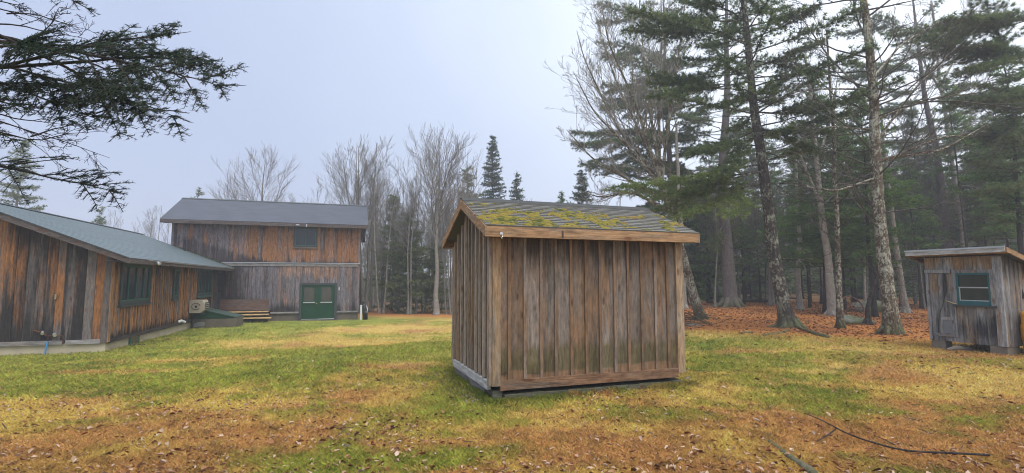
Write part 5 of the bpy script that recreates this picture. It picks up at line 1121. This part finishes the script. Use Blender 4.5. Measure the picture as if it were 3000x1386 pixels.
for px, y_, s_ in spots: copy_thing(rp.choice(sp), place((px - 1500) / F_PX * y_, y_), rp.uniform(0, 6.28), s_)
for k_ in range(20):
    y_ = rp.uniform(40, 62); px = rp.uniform(1960, 3060); copy_thing(rp.choice(sp), place((px - 1500) / F_PX * y_, y_), rp.uniform(0, 6.28), rp.uniform(.75, 1.15))
tw = [bare_tree('bare_tree', 'thin leafless grey tree among the spruces of the right hand woods', place(14.2, 33), 11.5, 521, 1, .34, .09, .25, 'far', None, 4, 'leafless trees in the right hand woods', (.5, 0), .06, (3, 5), 20, .006),
      bare_tree('bare_tree', 'thin leafless grey tree among the spruces of the right hand woods', place(19.2, 31), 10.0, 522, 1, .36, .07, .22, 'grey', 'twig', 4, 'leafless trees in the right hand woods', (-.6, 0), .05, (3, 5), 22, .006)]
for k_ in range(24):
    y_ = rp.uniform(27, 52); px = rp.uniform(1960, 3060); copy_thing(rp.choice(tw), place((px - 1500) / F_PX * y_, y_), rp.uniform(0, 6.28), rp.uniform(.7, 1.2))
mid = [conifer('fir_tree', 'fresh green young fir filling the gaps between the right hand trunks', place(17.4, 29.5), 9.0, 531, .27, .30, 'fir', 'dark', .09, 1.0, .24, .2, .04, 5, 'fresh green firs between the right hand trunks', .13, dead=16, sparse=.15),
       conifer('fir_tree', 'fresh green young fir filling the gaps between the right hand trunks', place(23.5, 30.5), 7.5, 532, .30, .26, 'fir', 'dark', .08, 1.0, .24, .2, .04, 5, 'fresh green firs between the right hand trunks', .13, dead=12, sparse=.15)]
for px, y_, s_ in ((2175, 33, .95), (2265, 35, 1.1), (2330, 31, .9), (2400, 34, 1.1), (2470, 27, .85), (2560, 33, 1.1), (2690, 28, .95), (2735, 33, 1.2), (2830, 30, 1.05), (2960, 25, 1.0), (3010, 31, 1.2), (2070, 37, 1.1)): copy_thing(rp.choice(mid), place((px - 1500) / F_PX * y_, y_), rp.uniform(0, 6.28), s_)
young = [conifer('young_fir', 'low bushy fir of the shaded understorey in the right woods', place(15.5, 42), 4.2, 511, .36, .06, 'fir', 'dark', .06, 1.1, .2, .2, .045, 5, 'understorey firs of the right woods', .15),
         conifer('young_fir', 'low bushy fir of the shaded understorey in the right woods', place(23, 44), 5.2, 512, .32, .08, 'firdark', 'dark', .06, 1.1, .2, .2, .045, 5, 'understorey firs of the right woods', .15)]
for k_ in range(20):
    y_ = rp.uniform(39, 60); px = rp.uniform(1980, 3060); copy_thing(rp.choice(young), place((px - 1500) / F_PX * y_, y_), rp.uniform(0, 6.28), rp.uniform(.7, 1.5))

# the far wood: one mass seen through the haze
def far_wood():
    rg = np.random.default_rng(77); wood = MB(); mass = MB(); PP, DD = [], []; T = Twigs()
    for k_ in range(520):
        y_ = rg.uniform(58, 88); px = rg.uniform(-250, 3250) if k_ < 260 else rg.uniform(1850, 3250); x_ = (px - 1500) / F_PX * y_
        if px < 1000: hh = rg.uniform(3, 6)
        elif px < 1900: hh = rg.uniform(5, 11)
        else: hh = rg.uniform(6, 14)
        b = place(x_, y_); wood.segs([b], [b + (0, 0, hh)], np.array([.1]), np.array([.02]), 4)
        n = int(90 * hh / 8); f = rg.random(n) ** .8; a_ = rg.uniform(0, 6.283, n); rr = hh * .17 * (1 - f) * rg.uniform(.3, 1.1, n) + .1; z = hh * (.12 + .88 * f)
        PP.append(b + np.stack([rr * np.cos(a_), rr * np.sin(a_), z], 1)); DD.append(np.stack([np.cos(a_), np.sin(a_), -.25 + 0 * a_], 1))
    for k_ in range(1500):
        y_ = rg.uniform(54, 78); px = rg.uniform(900, 3250); b = place((px - 1500) / F_PX * y_, y_); n = 16; hh = rg.uniform(.6, 2.6)
        PP.append(b + np.stack([rg.normal(0, .7, n), rg.normal(0, .5, n), rg.uniform(0, hh, n)], 1)); DD.append(np.stack([rg.normal(0, .6, n), rg.normal(0, .6, n), np.ones(n) * .6], 1))
    mass.needles(np.concatenate(PP), np.concatenate(DD), 5, .7, .16, .5, rg); li = np.concatenate([F for F in wood.f]); mass.add(np.concatenate(wood.v), li, rnd=.0)
    tag(mass.build('far_wood', LF['hemlock']), 'dim misty wood of conifers closing off the lawn in the distance', 'wood', kind='stuff')
far_wood()

# --- the fir whose boughs hang in at the upper left; its trunk stands outside the frame
def near_fir():
    rg = np.random.default_rng(61); base = place(-4.9, 3.1); t = thing('fir_tree', 'dark fir boughs reaching in from the upper left close to the camera', 'tree', base); tr_ = MB(); cr = MB(); dd_ = MB()
    trunk_tube(tr_, [(0, 0, -.1), (0, 0, 2), (.05, 0, 5), (0, 0, 9)], .17, .03, rg, 14)
    P_, D_ = [], []
    def spray(p, d, L, depth, nrm, r):
        d = unit(d); n = max(3, int(L / .05)); u = np.linspace(0, 1, n); side = unit(np.cross(d, nrm))
        ax = p[None] + d[None] * (u * L)[:, None] + np.array([0, 0, -1.0])[None] * (.10 * L * u ** 2)[:, None] + side[None] * (np.cumsum(rg.standard_normal(n)) * .004)[:, None]
        tr_.tube(ax, np.linspace(r, .0016, n), 5, False)
        m_ = int(L / .0048); q = rg.uniform(.02 if depth < 2 else .3, 1, m_) if depth < 3 else rg.uniform(.75, 1, m_ // 4)
        if depth < 3:
            pts = np.stack([np.interp(q, u, ax[:, i_]) for i_ in range(3)], 1); sg = rg.choice([-1.0, 1.0], len(q))
            P_.append(pts); D_.append(unit(d)[None] * .55 + side[None] * sg[:, None] + nrm[None] * rg.uniform(-.05, .45, (len(q), 1)))
        if depth > 0:
            s = .10 if depth < 3 else .22
            while s < .96:
                i_ = int(s * (n - 1)); dirn = unit(ax[min(n - 1, i_ + 1)] - ax[max(0, i_ - 1)])
                for sg in (-1, 1):
                    if rg.random() < .40: continue
                    l_ = L * (.60 if depth > 1 else .48) * (1 - s * .72) * rg.uniform(.6, 1.15)
                    if l_ < .03: continue
                    spray(ax[i_], dirn * .8 + side * sg * rg.uniform(.7, 1.0) + nrm * rg.normal(-.02, .12), l_, depth - 1, unit(nrm + rg.standard_normal(3) * .12), max(.0018, r * .45))
                s += (.085 if depth == 1 else .10 if depth == 2 else .085) * rg.uniform(.8, 1.25)
    def bough(pxs, y, r, depth=3, tilt=(0, 0, 1), full=True):
        a = at(*pxs[0], y) - base; b = at(*pxs[1], y + .25) - base
        d0 = unit(b - a); s0 = a - d0 * 1.2; tr_.tube(smooth_path([np.array([0, 0, s0[2] - .1]), s0, a], 12), np.linspace(r * 1.8, r, 12), 7, False)
        spray(a, b - a, np.linalg.norm(b - a), depth, unit(tilt), r)
    N1 = (.05, -.85, .55); N2 = (-.1, -.7, .7)
    bough([(-60, 95), (420, 215)], 3.0, .016, 3, N1); bough([(60, 130), (690, 215)], 3.1, .014, 3, N1); bough([(-80, 175), (560, 300)], 3.2, .012, 3, N2)
    bough([(190, 150), (560, 60)], 3.25, .010, 3, (.1, -.9, .4)); bough([(250, 180), (660, 150)], 3.3, .010, 3, N1); bough([(-60, 140), (340, 110)], 2.9, .010, 3, N2); bough([(-90, 215), (330, 330)], 3.0, .010, 3, N2); bough([(200, 200), (470, 330)], 3.15, .009, 3, N1)
    bough([(-140, 270), (140, 315)], 3.1, .009, 3, N2); bough([(-140, 470), (370, 540)], 3.2, .010, 2, N2); bough([(-160, 455), (90, 490)], 3.4, .010, 2, (0, -.4, 1)); bough([(60, -70), (290, 28)], 3.0, .008, 2, N2); bough([(-150, 330), (90, 420)], 3.5, .008, 2, N2)
    T = Twigs()
    for (a, b, L) in (((-30, 345), (330, 440), 1), ((-30, 380), (310, 470), 1), ((90, 400), (290, 365), .7), ((-20, 330), (190, 340), .8), ((-20, 20), (110, 60), .8), ((20, 40), (240, 30), .8), ((-20, 70), (330, 60), .9), ((-40, 0), (90, 10), .6), ((110, 110), (170, 10), .6)):
        p = at(*a, 3.3) - base; q = at(*b, 3.35) - base; l_ = np.linalg.norm(q - p); T.grow(p, q - p, l_, .0055, 3, rg, .3, .0, 7, .42, (4, 6), .6, .15, .0012)
    T.into(tr_, .003)
    cr.needles(np.concatenate(P_), np.concatenate(D_), 1, .030, .0042, .16, rg, rg.beta(1.2, 1.8, len(np.concatenate(P_))))
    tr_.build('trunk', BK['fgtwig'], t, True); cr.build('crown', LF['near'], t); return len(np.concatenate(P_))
print('near needles', near_fir())

# ------------------------------------------------------------------ things on the woods floor and lawn
def rock(name, label, c, rx, ry, rz, seed, mat=None):
    rg = np.random.default_rng(seed); th = np.linspace(0, math.pi, 10); ph = np.arange(18) / 18 * 6.283; T, Ph = np.meshgrid(th, ph, indexing='ij')
    k_ = 1 + (fbm(np.cos(Ph) * 1.7 + seed, T * 1.9 + np.sin(Ph) * 1.5, seed, 3) - .5) * .7
    V = np.stack([rx * np.sin(T) * np.cos(Ph) * k_, ry * np.sin(T) * np.sin(Ph) * k_, rz * np.cos(T) * k_], -1).reshape(-1, 3); i_ = np.arange(9)[:, None] * 18; j_ = np.arange(18)[None]
    mb = MB(); mb.add(V, np.stack([i_ + j_, i_ + (j_ + 1) % 18, i_ + 18 + (j_ + 1) % 18, i_ + 18 + j_], -1).reshape(-1, 4)); o = mb.build(name, mat or m_stone, None, True); o.location = tuple(float(v) for v in c); return tag(o, label, 'boulder')
p = G(2515, 950); rock('boulder', 'low flat mossy boulder in front of the rusty wheel', p + (0, .1, .02), .75, .45, .2, 1)
p = G(2560, 915); rock('boulder', 'larger mossy boulder behind the rusty wheel and dark sapling', p + (0, .3, .15), 1.0, .6, .42, 2)
p = G(2485, 937); rock('boulder', 'small grey boulder left of the rusty wheel by the slim birch', p + (0, 0, .03), .38, .3, .16, 3)
p = G(2450, 905); rock('boulder', 'round grey boulder behind the slim banded birch', p + (0, 0, .1), .42, .3, .28, 4)
p = G(2525, 858); rock('boulder', 'distant green mossy boulder deep in the woods', p + (0, 0, .2), 1.6, .8, .65, 5)
p = G(2030, 955); rock('boulder', 'flat grey stone under the heap of brushwood by the brown shed', p, .30, .22, .10, 6, m_block)
p = G(2060, 1100); rock('boulder', 'small dark stone on the grass at the right foot of the brown shed', ground_hit(2015, 1112) + (0, 0, .0), .06, .05, .04, 7, m_block)

p = G(2506, 932); t = thing('iron_wheel', 'rusty spoked iron wheel leaning against boulders among the trees', 'wheel', p, .15)
th = np.linspace(0, 6.283, 40); tilt = .45; ring = lambda r_, o_=0: np.stack([r_ * np.cos(th) + o_, r_ * np.sin(th) * math.sin(tilt) + .1, r_ * np.sin(th) * math.cos(tilt) + .44], 1)
mb = MB(); mb.tube(ring(.5), .03, 7, False); mb.build('rim', m_rust, t, True); mb = MB(); mb.tube(ring(.08), .04, 6, False); mb.build('hub', m_rust, t, True); mb = MB()
for k_ in range(9): a_ = k_ * .698; q = np.array([math.cos(a_), math.sin(a_) * math.sin(tilt), math.sin(a_) * math.cos(tilt)]); mb.tube([q * .08 + (0, .1, .44), q * .5 + (0, .1, .44)], .012, 5)
mb.build('spoke', m_rust, t)['kind'] = 'stuff'

def log(label, a, b, y0, y1, r_, seed, mat='log', name='fallen_log'):
    rg = np.random.default_rng(seed); p, q = place((a - 1500) / F_PX * y0, y0), place((b - 1500) / F_PX * y1, y1); mb = MB(); P = np.linspace(p, q, 14); P[:, 2] = np.maximum(P[:, 2], gz(P[:, 0], P[:, 1])) + r_ * .8
    mb.tube(P, np.linspace(r_, r_ * .75, 14), 10, True, .06, rg); o = mb.build(name, BK[mat], None, True); return tag(o, label, 'log')
log('long fallen log lying behind the twin stemmed pine', 2090, 2265, 38.5, 36.5, .16, 1)
log('dark fallen log on the ground behind the mottled maple', 2540, 2660, 27, 26, .13, 2)
log('mossy fallen log deep in the woods left of the dark spruces', 2500, 2560, 44, 41, .25, 3)
log('thin fallen pole lying beyond the leaning pine', 2190, 2330, 41, 43, .10, 4)

def brush_pile():
    rg = np.random.default_rng(9); c = G(2008, 952); t = thing('brush_pile', 'heap of dead brushwood just right of the brown shed', 'brush pile', c); T = Twigs()
    for k_ in range(46):
        a_ = rg.uniform(0, 6.283); p = np.array([rg.normal(0, .35), rg.normal(0, .3), rg.uniform(.02, .4)]); T.grow(p, (math.cos(a_), math.sin(a_) * .6, rg.normal(0, .22)), rg.uniform(.5, 1.2), rg.uniform(.008, .02), 1, rg, .3, -.05, 5, .5, (1, 3), .6, .3, .004)
    mb = MB(); T.into(mb); mb.build('sticks', BK['log'], t)
brush_pile()

def ground_path(px, lift): return np.array([ground_hit(a, b) + (0, 0, lift) for a, b in px])
mb = MB(); P = smooth_path(ground_path([(2357, 1223), (2450, 1268), (2520, 1304), (2610, 1330), (2700, 1342), (2800, 1349), (2900, 1352)], .05), 40)
P[:, 2] += np.abs(np.sin(np.linspace(0, 9, 40))) * .012; mb.tube(P, np.linspace(.005, .011, 40), 7)
mb.tube(smooth_path(ground_path([(2450, 1268), (2425, 1288), (2395, 1306)], .045), 10), np.linspace(.007, .005, 10), 6)
mb.tube(smooth_path(ground_path([(2560, 1288), (2590, 1300), (2620, 1316)], .045), 8), np.linspace(.003, .005, 8), 5)
mb.tube(smooth_path(ground_path([(2760, 1347), (2780, 1330), (2790, 1322)], .02), 6), np.linspace(.005, .003, 6), 5)
tag(mb.build('fallen_branch', BK['fgtwig'], None, True), 'long thin dark branch lying forked on the lawn at lower right', 'branch')
mb = MB(); P = smooth_path(ground_path([(2225, 1283), (2270, 1310), (2310, 1345), (2350, 1372), (2385, 1400)], .02), 24); mb.tube(P, np.linspace(.012, .045, 24), 9, True, .08, np.random.default_rng(2))
tag(mb.build('tree_root', BK['pinegrey'], None, True), 'weathered grey tree root surfacing in the brown grass at the bottom', 'root')
# roots and raised needle mound round the leaning pine
for k_, (lab, pts_) in enumerate((('knotty lichened root snaking right from the leaning pine', [(2345, 965), (2375, 975), (2400, 985), (2425, 990)]), ('dark root running left in front of the leaning pine', [(2235, 985), (2265, 981), (2290, 978), (2310, 968)]), ('short dark root left of the leaning pine in the grass', [(2168, 979), (2185, 976), (2205, 977)]))):
    mb = MB(); P = smooth_path(ground_path(pts_, .02), 16); mb.tube(P, np.linspace(.05, .07, 16) if k_ == 0 else .035 + 0 * np.arange(16), 8, True, .15, np.random.default_rng(k_)); tag(mb.build('tree_root', BK['maple' if k_ == 0 else 'pine'], None, True), lab, 'root')

# ------------------------------------------------------------------ misty air
mb = MB(); mb.box(-165, 165, -65, 245, -2.2, 27); HZ = Mat('mist'); HZ.t.nodes.remove(HZ.b)
v = HZ.t.nodes.new("ShaderNodeVolumePrincipled"); v.inputs['Color'].default_value = (.92, .94, 1.0, 1); v.inputs['Density'].default_value = .0030; v.inputs['Anisotropy'].default_value = .2
v.inputs['Density Attribute'].default_value = ''; v.inputs['Temperature Attribute'].default_value = ''
HZ.t.links.new(v.outputs[0], HZ.out.inputs['Volume'])
tag(mb.build('haze', HZ.m), 'thin cool mist hanging over lawn and woods', 'haze', kind='stuff')
